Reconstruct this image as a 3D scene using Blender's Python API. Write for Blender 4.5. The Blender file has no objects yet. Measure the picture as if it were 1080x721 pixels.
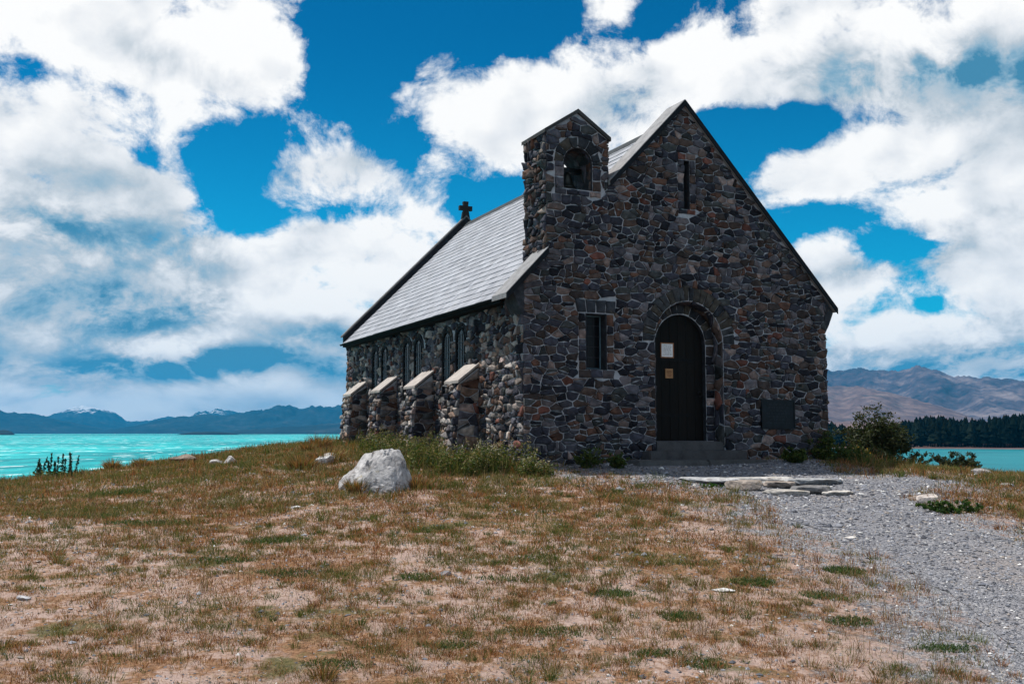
import bpy, bmesh, math, random
import numpy as np
from mathutils import Vector, geometry

random.seed(7)
RNG = np.random.default_rng(11)
SC = bpy.context.scene
COL = SC.collection

# ------------------------------------------------------------------ camera
EYE = (0.0, 0.0, 0.53)
FPX, PCX, PCY = 1050.0, 540.0, 360.5          # focal length and centre of the 1080 x 721 photograph
PITCH = math.atan((456 - 360.5) / FPX)
cd = bpy.data.cameras.new("camera")
cam = bpy.data.objects.new("camera", cd); COL.objects.link(cam)
cd.sensor_width = 36.0; cd.lens = FPX / 1080 * 36.0
cd.clip_start = 0.1; cd.clip_end = 60000
cam.location = EYE; cam.rotation_euler = (math.pi / 2 + PITCH, 0, 0)
SC.camera = cam
SC.view_settings.view_transform = 'Standard'; SC.view_settings.look = 'None'
SC.view_settings.gamma = 1.0; SC.view_settings.use_curve_mapping = False
SC.view_settings.exposure = 0.42
SC.render.resolution_x = 1024; SC.render.resolution_y = 683

# church frame: x along the front (to the right), y along the nave (away), z up
TH = math.radians(24.9)
P0 = Vector((0.2214, 18.0, 0.0))
VX = Vector((math.cos(TH), math.sin(TH), 0)); UY = Vector((-math.sin(TH), math.cos(TH), 0))

# ------------------------------------------------------------------ sun
SUN_EL = math.radians(66.0)
sa, sb = 0.66, 0.75
hd = (-VX * sa + UY * sb).normalized()
SUN = Vector((hd.x * math.cos(SUN_EL), hd.y * math.cos(SUN_EL), math.sin(SUN_EL)))
sl = bpy.data.lights.new("sun", 'SUN'); so = bpy.data.objects.new("sun", sl); COL.objects.link(so)
sl.energy = 4.8; sl.angle = math.radians(0.5); sl.color = (1.0, 0.95, 0.88)
so.rotation_euler = (-SUN).to_track_quat('-Z', 'Y').to_euler()

# ------------------------------------------------------------------ node helper
class NG:
    """Small expression builder over a node tree."""
    def __init__(s, tree): s.t = tree; s.n = tree.nodes; s.l = tree.links
    def node(s, typ, **kw):
        nd = s.n.new(typ)
        for k, v in kw.items(): setattr(nd, k, v)
        return nd
    def put(s, sock, v):
        if isinstance(v, bpy.types.NodeSocket): s.l.new(v, sock)
        elif v is not None:
            if sock.type in ('RGBA',) and len(v) == 3: v = (*v, 1)
            sock.default_value = v
    def m(s, op, a, b=None, c=None, clamp=False):
        nd = s.node('ShaderNodeMath', operation=op); nd.use_clamp = clamp
        s.put(nd.inputs[0], a)
        if b is not None: s.put(nd.inputs[1], b)
        if c is not None: s.put(nd.inputs[2], c)
        return nd.outputs[0]
    def add(s, a, b): return s.m('ADD', a, b)
    def sub(s, a, b): return s.m('SUBTRACT', a, b)
    def mul(s, a, b): return s.m('MULTIPLY', a, b)
    def vm(s, op, a, b=None, scale=None):
        nd = s.node('ShaderNodeVectorMath', operation=op); s.put(nd.inputs[0], a)
        if b is not None: s.put(nd.inputs[1], b)
        if scale is not None: s.put(nd.inputs['Scale'], scale)
        return nd.outputs[1] if op in ('LENGTH', 'DOT_PRODUCT', 'DISTANCE') else nd.outputs[0]
    def sep(s, v):
        nd = s.node('ShaderNodeSeparateXYZ'); s.put(nd.inputs[0], v); return nd.outputs
    def comb(s, x, y, z):
        nd = s.node('ShaderNodeCombineXYZ')
        for i, q in enumerate((x, y, z)): s.put(nd.inputs[i], q)
        return nd.outputs[0]
    def ss(s, v, lo, hi, a=0.0, b=1.0):
        nd = s.node('ShaderNodeMapRange', interpolation_type='SMOOTHSTEP')
        s.put(nd.inputs['Value'], v); s.put(nd.inputs['From Min'], lo); s.put(nd.inputs['From Max'], hi)
        s.put(nd.inputs['To Min'], a); s.put(nd.inputs['To Max'], b); return nd.outputs[0]
    def noise(s, vec, scale=1.0, detail=6.0, rough=0.55, lac=2.0, dist=0.0, color=False):
        nd = s.node('ShaderNodeTexNoise'); s.put(nd.inputs['Vector'], vec)
        for k, q in (('Scale', scale), ('Detail', detail), ('Roughness', rough), ('Lacunarity', lac), ('Distortion', dist)):
            s.put(nd.inputs[k], q)
        return nd.outputs['Color' if color else 'Fac']
    def voro(s, vec, scale, feature='F1', out='Distance', rand=1.0):
        nd = s.node('ShaderNodeTexVoronoi', feature=feature); s.put(nd.inputs['Vector'], vec)
        s.put(nd.inputs['Scale'], scale); s.put(nd.inputs['Randomness'], rand); return nd.outputs[out]
    def mix(s, f, a, b, mode='MIX'):
        nd = s.node('ShaderNodeMix', data_type='RGBA', blend_type=mode)
        s.put(nd.inputs[0], f); s.put(nd.inputs[6], a); s.put(nd.inputs[7], b); return nd.outputs[2]
    def ramp(s, f, stops):
        nd = s.node('ShaderNodeValToRGB'); e = nd.color_ramp.elements
        while len(e) < len(stops): e.new(0.5)
        for k, (p, c) in enumerate(stops): e[k].position = p; e[k].color = (*c, 1)
        s.put(nd.inputs[0], f); return nd.outputs[0]
    def bump(s, h, strength=0.5, dist=0.02, normal=None):
        nd = s.node('ShaderNodeBump'); s.put(nd.inputs['Height'], h)
        nd.inputs['Strength'].default_value = strength; nd.inputs['Distance'].default_value = dist
        if normal is not None: s.put(nd.inputs['Normal'], normal)
        return nd.outputs[0]
    def attr(s, name, out='Color'):
        nd = s.node('ShaderNodeAttribute', attribute_name=name); return nd.outputs[out]
    def obj(s): return s.node('ShaderNodeTexCoord').outputs['Object']

# ------------------------------------------------------------------ world: sky with clouds (directions, not screen)
def pix_dir(px, py):
    a = (px - PCX) / FPX; b = -(py - PCY) / FPX; c, s = math.cos(PITCH), math.sin(PITCH)
    return Vector((a, c - b * s, s + b * c)).normalized()
def azel(px, py):
    d = pix_dir(px, py); return math.atan2(d.x, d.y), math.asin(d.z)

def build_world():
    w = bpy.data.worlds.new("World"); SC.world = w; w.use_nodes = True
    w.cycles.sampling_method = 'MANUAL'; w.cycles.sample_map_resolution = 1024
    t = w.node_tree; t.nodes.clear(); g = NG(t)
    sky = g.node('ShaderNodeTexSky', sky_type='NISHITA'); sky.sun_disc = False
    sky.sun_elevation = SUN_EL; sky.sun_rotation = math.atan2(SUN.x, SUN.y)
    sky.altitude = 710; sky.air_density = 1.0; sky.dust_density = 0.4; sky.ozone_density = 2.0
    D = g.node('ShaderNodeTexCoord').outputs['Generated']
    x, y, z = g.sep(D)
    az = g.m('ARCTAN2', x, y); el = g.m('ARCSINE', z)
    # noise domain: direction, squeezed vertically toward the horizon so clouds flatten
    zz = g.m('POWER', g.m('MAXIMUM', z, 0.0), 0.8)
    P = g.comb(g.mul(az, 1.0), g.mul(zz, 1.25), g.mul(y, 0.15))
    warp = g.noise(P, 5.0, 3.0, 0.5, color=True)
    Pw = g.vm('ADD', P, g.vm('SCALE', g.vm('SUBTRACT', warp, (0.5, 0.5, 0.5)), scale=0.09))
    def dens(V):
        n1 = g.noise(V, 7.5, 12.0, 0.64)
        n2 = g.voro(V, 15.0, 'SMOOTH_F1'); n3 = g.noise(V, 26.0, 8.0, 0.62)
        return g.add(g.sub(n1, g.mul(g.sub(n2, 0.4), 0.20)), g.mul(g.sub(n3, .5), .24))
    n = dens(Pw)
    n_off = dens(g.vm('ADD', Pw, (-0.012, 0.028, 0)))
    def blob(px, py, rx, ry, rot=0):
        a0, e0 = azel(px, py); k = FPX
        da = g.sub(az, a0); de = g.sub(el, e0)
        c, s_ = math.cos(rot), math.sin(rot)
        p = g.mul(g.add(g.mul(da, c), g.mul(de, s_)), k / rx)
        q = g.mul(g.sub(g.mul(de, c), g.mul(da, s_)), k / ry)
        r2 = g.add(g.mul(p, p), g.mul(q, q))
        return g.m('EXPONENT', g.mul(r2, -1.0))
    def total(lst):
        acc = None
        for px, py, rx, ry, rot, amp in lst:
            b = g.mul(blob(px, py, rx, ry, rot), amp)
            acc = b if acc is None else g.add(acc, b)
        return acc
    R = math.radians
    cover = total([
        # blue gaps
        (455, 15, 125, 60, 0, -1.2), (365, 105, 48, 50, 0, -.9), (575, 15, 50, 30, 0, -.5), (250, 155, 60, 38, R(15), -.8), (230, 205, 40, 34, 0, -.8),
        (262, 240, 40, 22, 0, -.7), (20, 72, 62, 20, 0, -.85), (330, 222, 60, 14, 0, -.5), (520, 205, 55, 22, R(12), -.6), (425, 150, 22, 30, 0, -.5),
        (690, 25, 40, 26, R(30), -.75), (840, 128, 110, 22, R(-2), -.95), (755, 165, 40, 40, R(-40), -.7), (868, 228, 55, 20, R(8), -.85), (948, 262, 45, 13, 0, -.75),
        (980, 322, 16, 9, 0, -.5), (160, 172, 22, 10, R(-30), -.5), (300, 300, 30, 12, 0, -.2),
        # clouds
        (150, 55, 170, 75, 0, .5), (250, 80, 80, 60, 0, .4), (110, 215, 130, 70, 0, .5), (350, 172, 62, 34, 0, .55), (565, 110, 130, 62, R(12), .55),
        (370, 275, 140, 45, 0, .55), (200, 330, 160, 40, 0, .45), (950, 45, 210, 60, R(-8), .5), (880, 185, 95, 26, R(6), .45), (1020, 205, 90, 50, 0, .4), (960, 320, 130, 60, 0, .35),
        (640, 12, 34, 16, R(20), .5), (60, 330, 160, 60, 0, .35), (250, 378, 170, 22, 0, .6), (1035, 72, 70, 36, 0, .6), (900, 90, 60, 20, 0, .3), (1000, 392, 140, 20, 0, .4), (-150, 100, 150, 200, 0, .4), (1250, 150, 150, 200, 0, .3)])
    base = g.add(0.18, g.ss(el, 0.0, 0.16, 0.32, 0.0))
    nC = g.noise(P, 5.5, 3.0, .5); nU = g.noise(g.vm('ADD', P, (-.02, .05, 0)), 5.5, 3.0, .5); under = g.mul(g.sub(nU, nC), 2.2)
    d = g.add(g.add(cover, base), g.mul(g.sub(n, 0.50), 3.1))
    alpha = g.m('POWER', g.ss(d, -0.02, 0.42), 0.85)
    relief = g.mul(g.sub(n, n_off), .9)
    dark = total([
        (120, 250, 130, 26, R(-4), .42), (60, 235, 60, 20, 0, .15), (110, 315, 70, 18, 0, .6), (215, 322, 40, 24, 0, .5), (140, 345, 70, 14, 0, .5),
        (260, 382, 130, 16, 0, 1.35), (150, 392, 90, 10, 0, .5), (330, 350, 60, 16, 0, .5), (1010, 82, 120, 34, R(-6), .85), (860, 75, 100, 30, 0, .12),
        (190, 70, 90, 22, R(-10), .28), (1000, 395, 160, 16, 0, 1.1), (1050, 372, 70, 12, 0, .6), (905, 372, 60, 10, 0, .5), (930, 280, 110, 12, R(8), .3),
        (1000, 235, 70, 14, R(10), .35), (660, 110, 60, 30, 0, .2), (-100, 300, 200, 120, 0, .4), (20, 395, 70, 16, 0, .15), (1060, 340, 60, 20, 0, .3)])
    dark = g.mul(dark, g.ss(g.add(n, relief), 0.30, 0.72, 1.35, 0.45))
    dark = g.add(dark, g.mul(g.ss(d, 0.5, 1.3), 0.14))
    dark = g.m('SUBTRACT', g.add(g.add(dark, under), .03), relief, clamp=True)
    ccol = g.ramp(dark, [(0.0, (0.80, 0.79, 0.775)), (0.2, (0.66, 0.67, 0.685)), (0.45, (0.43, 0.475, 0.515)), (0.72, (0.20, 0.33, 0.43)), (1.0, (0.05, 0.19, 0.31))])
    skyc = g.mix(1.0, sky.outputs[0], g.mix(g.ss(el, .10, .42), (.03, .80, 1.00), (.010, .46, .70)), 'MULTIPLY')
    ccol10 = g.vm('SCALE', ccol, scale=1.0 / 0.085)
    colr = g.mix(alpha, skyc, ccol10)
    # below the horizon: plain dim blue-grey (never seen, the ground covers it)
    colr = g.mix(g.ss(z, -0.02, 0.0), (1.2, 2.2, 2.6), colr)
    bg = g.node('ShaderNodeBackground'); g.put(bg.inputs[0], colr); bg.inputs[1].default_value = 0.085
    out = g.node('ShaderNodeOutputWorld'); t.links.new(bg.outputs[0], out.inputs[0])
build_world()

# ------------------------------------------------------------------ mesh helpers
def mat(name, fn, **pr):
    m = bpy.data.materials.new(name); m.use_nodes = True
    g = NG(m.node_tree); b = g.n['Principled BSDF']; b.inputs['Specular IOR Level'].default_value = .12
    for k, v in pr.items():
        b.inputs[k.replace('_', ' ')].default_value = v
    if fn: fn(g, b)
    return m

class MB:
    """Collects polygons with a per-vertex colour; build() links them as one mesh object."""
    def __init__(s): s.v = []; s.f = []; s.c = []; s.sm = []
    def add(s, verts, faces, col=(1, 1, 1), smooth=False):
        o = len(s.v); s.v.extend([tuple(p) for p in verts])
        cols = col if isinstance(col, list) else [col] * len(verts)
        s.c.extend(cols)
        for f in faces: s.f.append([i + o for i in f]); s.sm.append(smooth)
    def box(s, a, b, col=(1, 1, 1)):
        x0, y0, z0 = a; x1, y1, z1 = b
        s.add([(x0, y0, z0), (x1, y0, z0), (x1, y1, z0), (x0, y1, z0), (x0, y0, z1), (x1, y0, z1), (x1, y1, z1), (x0, y1, z1)],
              [(0, 3, 2, 1), (4, 5, 6, 7), (0, 1, 5, 4), (1, 2, 6, 5), (2, 3, 7, 6), (3, 0, 4, 7)], col)
    def bevbox(s, a, b, r=0.01, col=(1, 1, 1), jit=0.0):
        bm = bmesh.new(); bmesh.ops.create_cube(bm, size=1)
        A, B = Vector(a), Vector(b)
        for v in bm.verts:
            v.co = Vector(((A[i] + B[i]) / 2 + v.co[i] * (B[i] - A[i])) + random.uniform(-jit, jit) for i in range(3))
        bmesh.ops.bevel(bm, geom=list(bm.edges), offset=r, segments=2, affect='EDGES')
        s.add([v.co[:] for v in bm.verts], [[v.index for v in f.verts] for f in bm.faces] if not bm.verts.index_update() else [], col)
        bm.free()
    def prism(s, outline, fmap, d0, d1, holes=(), col=(1, 1, 1)):
        """outline/holes in 2D; fmap(a, b, depth) -> 3D; closed solid between two depths."""
        loops = [list(outline)] + [list(h) for h in holes]
        flat = [p for lp in loops for p in lp]
        tris = geometry.tessellate_polygon([[Vector((p[0], p[1], 0)) for p in lp] for lp in loops])
        n = len(flat)
        V = [fmap(p[0], p[1], d0) for p in flat] + [fmap(p[0], p[1], d1) for p in flat]
        F = [tuple(t) for t in tris] + [tuple(i + n for i in reversed(t)) for t in tris]
        k = 0
        for lp in loops:
            m = len(lp)
            for i in range(m):
                a, b = k + i, k + (i + 1) % m
                F.append((a, b, b + n, a + n))
            k += m
        s.add(V, F, col)
    def tube(s, pts, rad, n=6, col=(1, 1, 1), cap=True):
        pts = [Vector(p) for p in pts]; rs = rad if isinstance(rad, (list, tuple)) else [rad] * len(pts)
        V = []; F = []
        for i, p in enumerate(pts):
            t = (pts[min(i + 1, len(pts) - 1)] - pts[max(i - 1, 0)]).normalized()
            a = t.orthogonal().normalized() if i == 0 else (a - t * a.dot(t)).normalized()
            b = t.cross(a)
            for k in range(n):
                q = 2 * math.pi * k / n; V.append(p + (a * math.cos(q) + b * math.sin(q)) * rs[i])
        for i in range(len(pts) - 1):
            for k in range(n):
                F.append((i * n + k, i * n + (k + 1) % n, (i + 1) * n + (k + 1) % n, (i + 1) * n + k))
        if cap: F.append(tuple(range(n))[::-1]); F.append(tuple((len(pts) - 1) * n + k for k in range(n)))
        s.add(V, F, col, True)
    def build(s, name, material, parent=None, recalc=True):
        me = bpy.data.meshes.new(name); me.from_pydata(s.v, [], s.f)
        ca = me.color_attributes.new('tint', 'FLOAT_COLOR', 'POINT')
        arr = np.ones((len(s.v), 4), np.float32); arr[:, :3] = np.array(s.c, np.float32).reshape(-1, 3)
        ca.data.foreach_set('color', arr.ravel())
        me.polygons.foreach_set('use_smooth', s.sm)
        if recalc:
            bm = bmesh.new(); bm.from_mesh(me); bmesh.ops.recalc_face_normals(bm, faces=bm.faces); bm.to_mesh(me); bm.free()
        return link(name, me, material, parent)

def link(name, me, material, parent=None):
    o = bpy.data.objects.new(name, me); COL.objects.link(o)
    if material:
        for m in (material if isinstance(material, list) else [material]): me.materials.append(m)
    if parent is not None: o.parent = parent
    return o
def np_mesh(name, V, loops, sizes, material, parent=None, col=None, smooth=False):
    me = bpy.data.meshes.new(name); V = np.asarray(V, np.float32); loops = np.asarray(loops, np.int32).ravel(); sizes = np.asarray(sizes, np.int32)
    me.vertices.add(len(V)); me.vertices.foreach_set('co', V.ravel())
    me.loops.add(len(loops)); me.loops.foreach_set('vertex_index', loops)
    me.polygons.add(len(sizes)); st = np.concatenate([[0], np.cumsum(sizes)[:-1]]).astype(np.int32)
    me.polygons.foreach_set('loop_start', st)
    me.polygons.foreach_set('use_smooth', np.full(len(sizes), smooth))
    me.update(calc_edges=True)
    if col is not None:
        ca = me.color_attributes.new('tint', 'FLOAT_COLOR', 'POINT')
        a = np.ones((len(V), 4), np.float32); a[:, :3] = col; ca.data.foreach_set('color', a.ravel())
    return link(name, me, material, parent)
def tag(o, label=None, cat=None, group=None, kind=None):
    for k, v in (('label', label), ('category', cat), ('group', group), ('kind', kind)):
        if v: o[k] = v
    return o
def empty(name, loc=(0, 0, 0), rz=0):
    o = bpy.data.objects.new(name, None); COL.objects.link(o); o.location = loc; o.rotation_euler = (0, 0, rz); o.empty_display_size = .2
    return o

# numpy value noise
def _hash(ix, iy, seed):
    h = (ix.astype(np.int64) * 374761393 + iy.astype(np.int64) * 668265263 + seed * 1442695041) & 0xffffffff
    h = ((h ^ (h >> 13)) * 1274126177) & 0xffffffff
    return ((h ^ (h >> 16)) & 0xffff) / 65535.0
def vnoise(x, y, seed=0):
    ix = np.floor(x); iy = np.floor(y); fx = x - ix; fy = y - iy
    fx = fx * fx * (3 - 2 * fx); fy = fy * fy * (3 - 2 * fy)
    a = _hash(ix, iy, seed); b = _hash(ix + 1, iy, seed); c = _hash(ix, iy + 1, seed); d = _hash(ix + 1, iy + 1, seed)
    return a + (b - a) * fx + (c - a) * fy + (a - b - c + d) * fx * fy
def fbm(x, y, octs=5, seed=0, gain=0.5):
    x = np.asarray(x, float); y = np.asarray(y, float); t = np.zeros(np.broadcast(x, y).shape); amp = 1.0; tot = 0
    for k in range(octs):
        t = t + amp * vnoise(x * 2 ** k + 17.3 * k, y * 2 ** k - 9.1 * k, seed + k); tot += amp; amp *= gain
    return t / tot
def sstep(a, b, x):
    t = np.clip((x - a) / (b - a), 0, 1); return t * t * (3 - 2 * t)

# ------------------------------------------------------------------ terrain
CP = np.array([(0, 0, -1.1), (-5, 1, -1.1), (5, 1, -1.1), (0, 6, -1.0), (-4, 6, -1.0), (4, 6, -1.03), (0, 10, -.70), (-5, 10, -.74), (5, 10, -.76),
    (0, 15, -.38), (-2, 15.1, -.38), (-6, 15, -.50), (5, 15, -.46), (9, 15, -.6), (.2, 17.9, -.08), (4.5, 17.6, -.23), (4.2, 16.6, -.36), (6.8, 20.6, -.06), (-4.7, 27.9, .20),
    (-10, 19.5, -.47), (-8.6, 21.5, -.28), (-5.6, 26, .17), (9, 25, -.40), (10.2, 23.4, -.44), (8, 22.6, -.22), (11.5, 21.5, -.42), (0, 30, .2), (4, 33, 0), (12, 14, -.65), (-12, 13, -.7), (-3, 20, .02),
    (-2.2, 23, .10), (2, 18, -.12), (1, 17, -.22)], float)
def _tps(r): return np.where(r > 1e-9, r * r * np.log(np.maximum(r, 1e-9)), 0)
_n = len(CP); _K = _tps(np.linalg.norm(CP[:, None, :2] - CP[None, :, :2], axis=2)) + np.eye(_n) * 0.6
_Pm = np.c_[np.ones(_n), CP[:, :2]]
_A = np.block([[_K, _Pm], [_Pm.T, np.zeros((3, 3))]])
_W = np.linalg.solve(_A, np.r_[CP[:, 2], 0, 0, 0])
MOUND = np.array([(-17, -40), (-16, 8), (-12.6, 15.5), (-10.3, 19.3), (-8.6, 22), (-6.4, 26.3), (-4.6, 31), (-1, 36), (5, 36), (9.5, 29), (10.8, 25.5), (12.6, 22), (15, 16), (18, 0), (18, -40)], float)
def poly_sd(x, y, poly):
    """signed distance to a polygon, negative inside"""
    d = np.full(x.shape, 1e9); ins = np.zeros(x.shape, bool); m = len(poly)
    for i in range(m):
        x0, y0 = poly[i]; x1, y1 = poly[(i + 1) % m]
        ex, ey = x1 - x0, y1 - y0; wx, wy = x - x0, y - y0
        t = np.clip((wx * ex + wy * ey) / (ex * ex + ey * ey), 0, 1)
        d = np.minimum(d, np.hypot(wx - ex * t, wy - ey * t))
        c = (y0 > y) != (y1 > y)
        ins ^= c & (x < ex * (y - y0) / (ey if abs(ey) > 1e-12 else 1e-12) + x0)
    return np.where(ins, -d, d)
def ground_exact(x, y, bumps=True):
    x = np.asarray(x, float); y = np.asarray(y, float); shp = x.shape; xf = x.ravel(); yf = y.ravel()
    out = np.empty(xf.shape)
    for i in range(0, len(xf), 40000):
        xs, ys = xf[i:i + 40000], yf[i:i + 40000]
        xc = np.clip(xs, -18, 18); yc = np.clip(ys, -6, 38)
        r = np.hypot(xc[:, None] - CP[None, :, 0], yc[:, None] - CP[None, :, 1])
        zz = _tps(r) @ _W[:_n] + _W[_n] + _W[_n + 1] * xc + _W[_n + 2] * yc
        sd = np.maximum(poly_sd(xs, ys, MOUND) + 0.2, 0)
        zz = zz - 0.55 * sd * sd / (sd + 1.2)
        out[i:i + 40000] = np.maximum(zz, -8.5)
    if bumps:
        out += 0.10 * (fbm(xf * .5, yf * .5, 3, 3) - .5) + 0.05 * (fbm(xf * 2.1, yf * 2.1, 4, 5) - .5)
    return out.reshape(shp)
class Cache:
    """bilinear look-up of a slow field over the mound"""
    def __init__(s, fn, x0=-24., x1=24., y0=-10., y1=46., st=.1):
        s.x0, s.y0, s.st = x0, y0, st; s.xs = np.arange(x0, x1 + st, st); s.ys = np.arange(y0, y1 + st, st)
        X, Y = np.meshgrid(s.xs, s.ys); s.g = fn(X, Y)
    def __call__(s, x, y):
        x = np.asarray(x, float); y = np.asarray(y, float)
        fx = np.clip((x - s.x0) / s.st, 0, len(s.xs) - 1.001); fy = np.clip((y - s.y0) / s.st, 0, len(s.ys) - 1.001)
        i = fx.astype(int); j = fy.astype(int); a = fx - i; b = fy - j; g = s.g
        return (g[j, i] * (1 - a) + g[j, i + 1] * a) * (1 - b) + (g[j + 1, i] * (1 - a) + g[j + 1, i + 1] * a) * b
ground = Cache(ground_exact); mound_sd = Cache(lambda x, y: poly_sd(x, y, MOUND))
def gz(x, y): return float(ground(np.array([x]), np.array([y]))[0])
def pix_ground(px, py):
    """where a ray of the photograph meets the terrain (used once to survey positions)"""
    d = pix_dir(px, py); t = np.linspace(3, 60, 1500)
    X, Y, Z = EYE[0] + d.x * t, EYE[1] + d.y * t, EYE[2] + d.z * t
    h = ground(X, Y); k = np.argmax(Z < h)
    return float(X[k]), float(Y[k])

PATH_PX = [(600, 494), (660, 497), (720, 508), (780, 515), (815, 526), (826, 545), (872, 562), (938, 585), (990, 615), (1045, 655), (1085, 690), (1160, 735), (1260, 800), (1500, 760),
           (1300, 640), (1130, 590), (1030, 560), (985, 541), (950, 528), (975, 515), (1000, 508), (960, 504), (905, 506), (880, 500), (860, 494)]
PATH = []
for p in PATH_PX:
    if p[1] < 740: PATH.append(pix_ground(*p))
    else: d = pix_dir(*p); t = (EYE[2] + 1.05) / -d.z; PATH.append((d.x * t, d.y * t))
# continue toward the doorstep, in front of the facade
q = lambda s, u: (P0 + VX * s + UY * u)[:2]
PATH += [tuple(q(6.4, -0.4)), tuple(q(1.0, -0.25))]
PATH = np.array(PATH)
path_sd = Cache(lambda x, y: poly_sd(x, y, PATH))
def path_field(x, y):
    return path_sd(x, y) + 0.55 * (fbm(x * 1.3, y * 1.3, 5, 21) - .5)
GX = lambda lo, hi, n: np.linspace(lo, hi, n)

# ---- materials of the setting
def soil_fn(g, b):
    P = g.obj()
    big = g.noise(P, 0.55, 6, 0.6); mid = g.noise(P, 3.6, 9, 0.68); fine = g.noise(P, 34, 5, 0.7); grit = g.voro(P, 60)
    soil = g.ramp(g.add(g.mul(mid, .6), g.mul(fine, .4)), [(0.28, (.14, .105, .095)), (0.46, (.285, .205, .175)), (0.68, (.46, .375, .34))])
    litter = g.ramp(fine, [(0.3, (.055, .032, .018)), (0.5, (.17, .088, .045)), (0.72, (.33, .20, .12))])
    moss = g.ramp(fine, [(0.3, (.030, .040, .012)), (0.7, (.085, .09, .03))])
    c = g.mix(g.ss(g.add(g.mul(mid, .5), g.add(g.mul(big, .3), g.mul(g.noise(P, 11, 6, .7), .2))), .46, .54), soil, litter)
    c = g.mix(g.mul(g.ss(g.noise(P, 1.1, 6, .65), .56, .66), .8), c, moss)
    near = g.attr('tint', 'Fac')
    gcol = g.ramp(g.voro(P, 42, out='Color'), [(0.1, (.09, .092, .11)), (0.5, (.20, .205, .225)), (0.9, (.38, .375, .39))])
    k = g.ss(g.add(near, g.mul(g.sub(mid, .5), 1.6)), .35, .65)
    c = g.mix(k, c, gcol)
    g.put(b.inputs['Base Color'], c); b.inputs['Roughness'].default_value = .95; b.inputs['Specular IOR Level'].default_value = .2
    h = g.add(g.add(g.mul(mid, .6), g.mul(fine, .5)), g.mul(grit, g.mul(k, 0.8)))
    g.put(b.inputs['Normal'], g.bump(h, .9, .035))
M_soil = mat('soil', soil_fn)
def gravel_fn(g, b):
    P = g.obj()
    cell = g.voro(P, 34, out='Color'); dist = g.voro(P, 34); cell2 = g.voro(P, 75, out='Color'); d2 = g.voro(P, 75)
    a = g.ramp(cell, [(0.05, (.05, .054, .066)), (0.4, (.13, .137, .160)), (0.75, (.225, .23, .255)), (0.95, (.40, .395, .40))])
    c2 = g.ramp(cell2, [(0.1, (.14, .14, .155)), (0.9, (.38, .37, .38))])
    c = g.mix(.4, a, c2)
    c = g.mix(g.mul(g.ss(g.noise(P, .8, 5, .6), .5, .7), .35), c, (.30, .25, .22))
    g.put(b.inputs['Base Color'], c); b.inputs['Roughness'].default_value = .9
    h = g.sub(1.0, g.add(dist, g.mul(d2, .5)))
    g.put(b.inputs['Normal'], g.bump(h, 1.0, .03))
M_gravel = mat('gravel', gravel_fn)

def build_ground():
    # non-uniform grid, dense near the church and camera
    def axis(lo, a, b, hi, n_in, n_out):
        l = a - (a - lo) * np.linspace(1, 0, n_out, endpoint=False) ** 2
        r = b + (hi - b) * np.linspace(0, 1, n_out + 1)[1:] ** 2
        return np.concatenate([l, np.linspace(a, b, n_in), r])
    xs = axis(-90, -15, 16, 90, 330, 30); ys = axis(-60, 3, 31, 110, 330, 34)
    X, Y = np.meshgrid(xs, ys); Z = np.where((np.abs(X) < 23.9) & (Y > -9.9) & (Y < 45.9), ground(X, Y), ground_exact(X, Y))
    nx, ny = len(xs), len(ys)
    V = np.c_[X.ravel(), Y.ravel(), Z.ravel()]
    i = np.arange(nx * ny).reshape(ny, nx)
    F = np.stack([i[:-1, :-1], i[:-1, 1:], i[1:, 1:], i[1:, :-1]], -1).reshape(-1, 4)
    sd = path_sd(X.ravel(), Y.ravel())
    near = np.clip(1 - sd / 2.6, 0, 1) * .72 + 0.0
    tag(np_mesh('ground', V, F, np.full(len(F), 4), M_soil, col=np.repeat(near[:, None], 3, 1), smooth=True), kind='structure')
build_ground()

def build_path():
    x0, x1, y0, y1 = -1.5, 14, 3.6, 23
    st = 0.075; xs = np.arange(x0, x1, st); ys = np.arange(y0, y1, st)
    X, Y = np.meshgrid(xs, ys); Fd = path_field(X, Y); Z = ground(X, Y) + .006
    V = []; faces = []; idx = {}
    def vert(p):
        k = (round(p[0], 4), round(p[1], 4))
        if k not in idx: idx[k] = len(V); V.append(p[:3])
        return idx[k]
    for j in range(len(ys) - 1):
        for i in range(len(xs) - 1):
            c = [(j, i), (j, i + 1), (j + 1, i + 1), (j + 1, i)]
            f = [Fd[a] for a in c]
            if min(f) > 0: continue
            P = [(X[a], Y[a], Z[a], Fd[a]) for a in c]
            out = []
            for k in range(4):
                A, B = P[k], P[(k + 1) % 4]
                if A[3] <= 0: out.append(A)
                if (A[3] <= 0) != (B[3] <= 0):
                    t = A[3] / (A[3] - B[3]); out.append(tuple(A[m] + (B[m] - A[m]) * t for m in range(4)))
            if len(out) >= 3:
                ii = [vert(p) for p in out]
                if len(set(ii)) == len(ii): faces.append(ii)
    me = bpy.data.meshes.new('path'); me.from_pydata(V, [], faces)
    me.polygons.foreach_set('use_smooth', [True] * len(faces))
    tag(link('path', me, M_gravel), kind='structure')
build_path()

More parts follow.
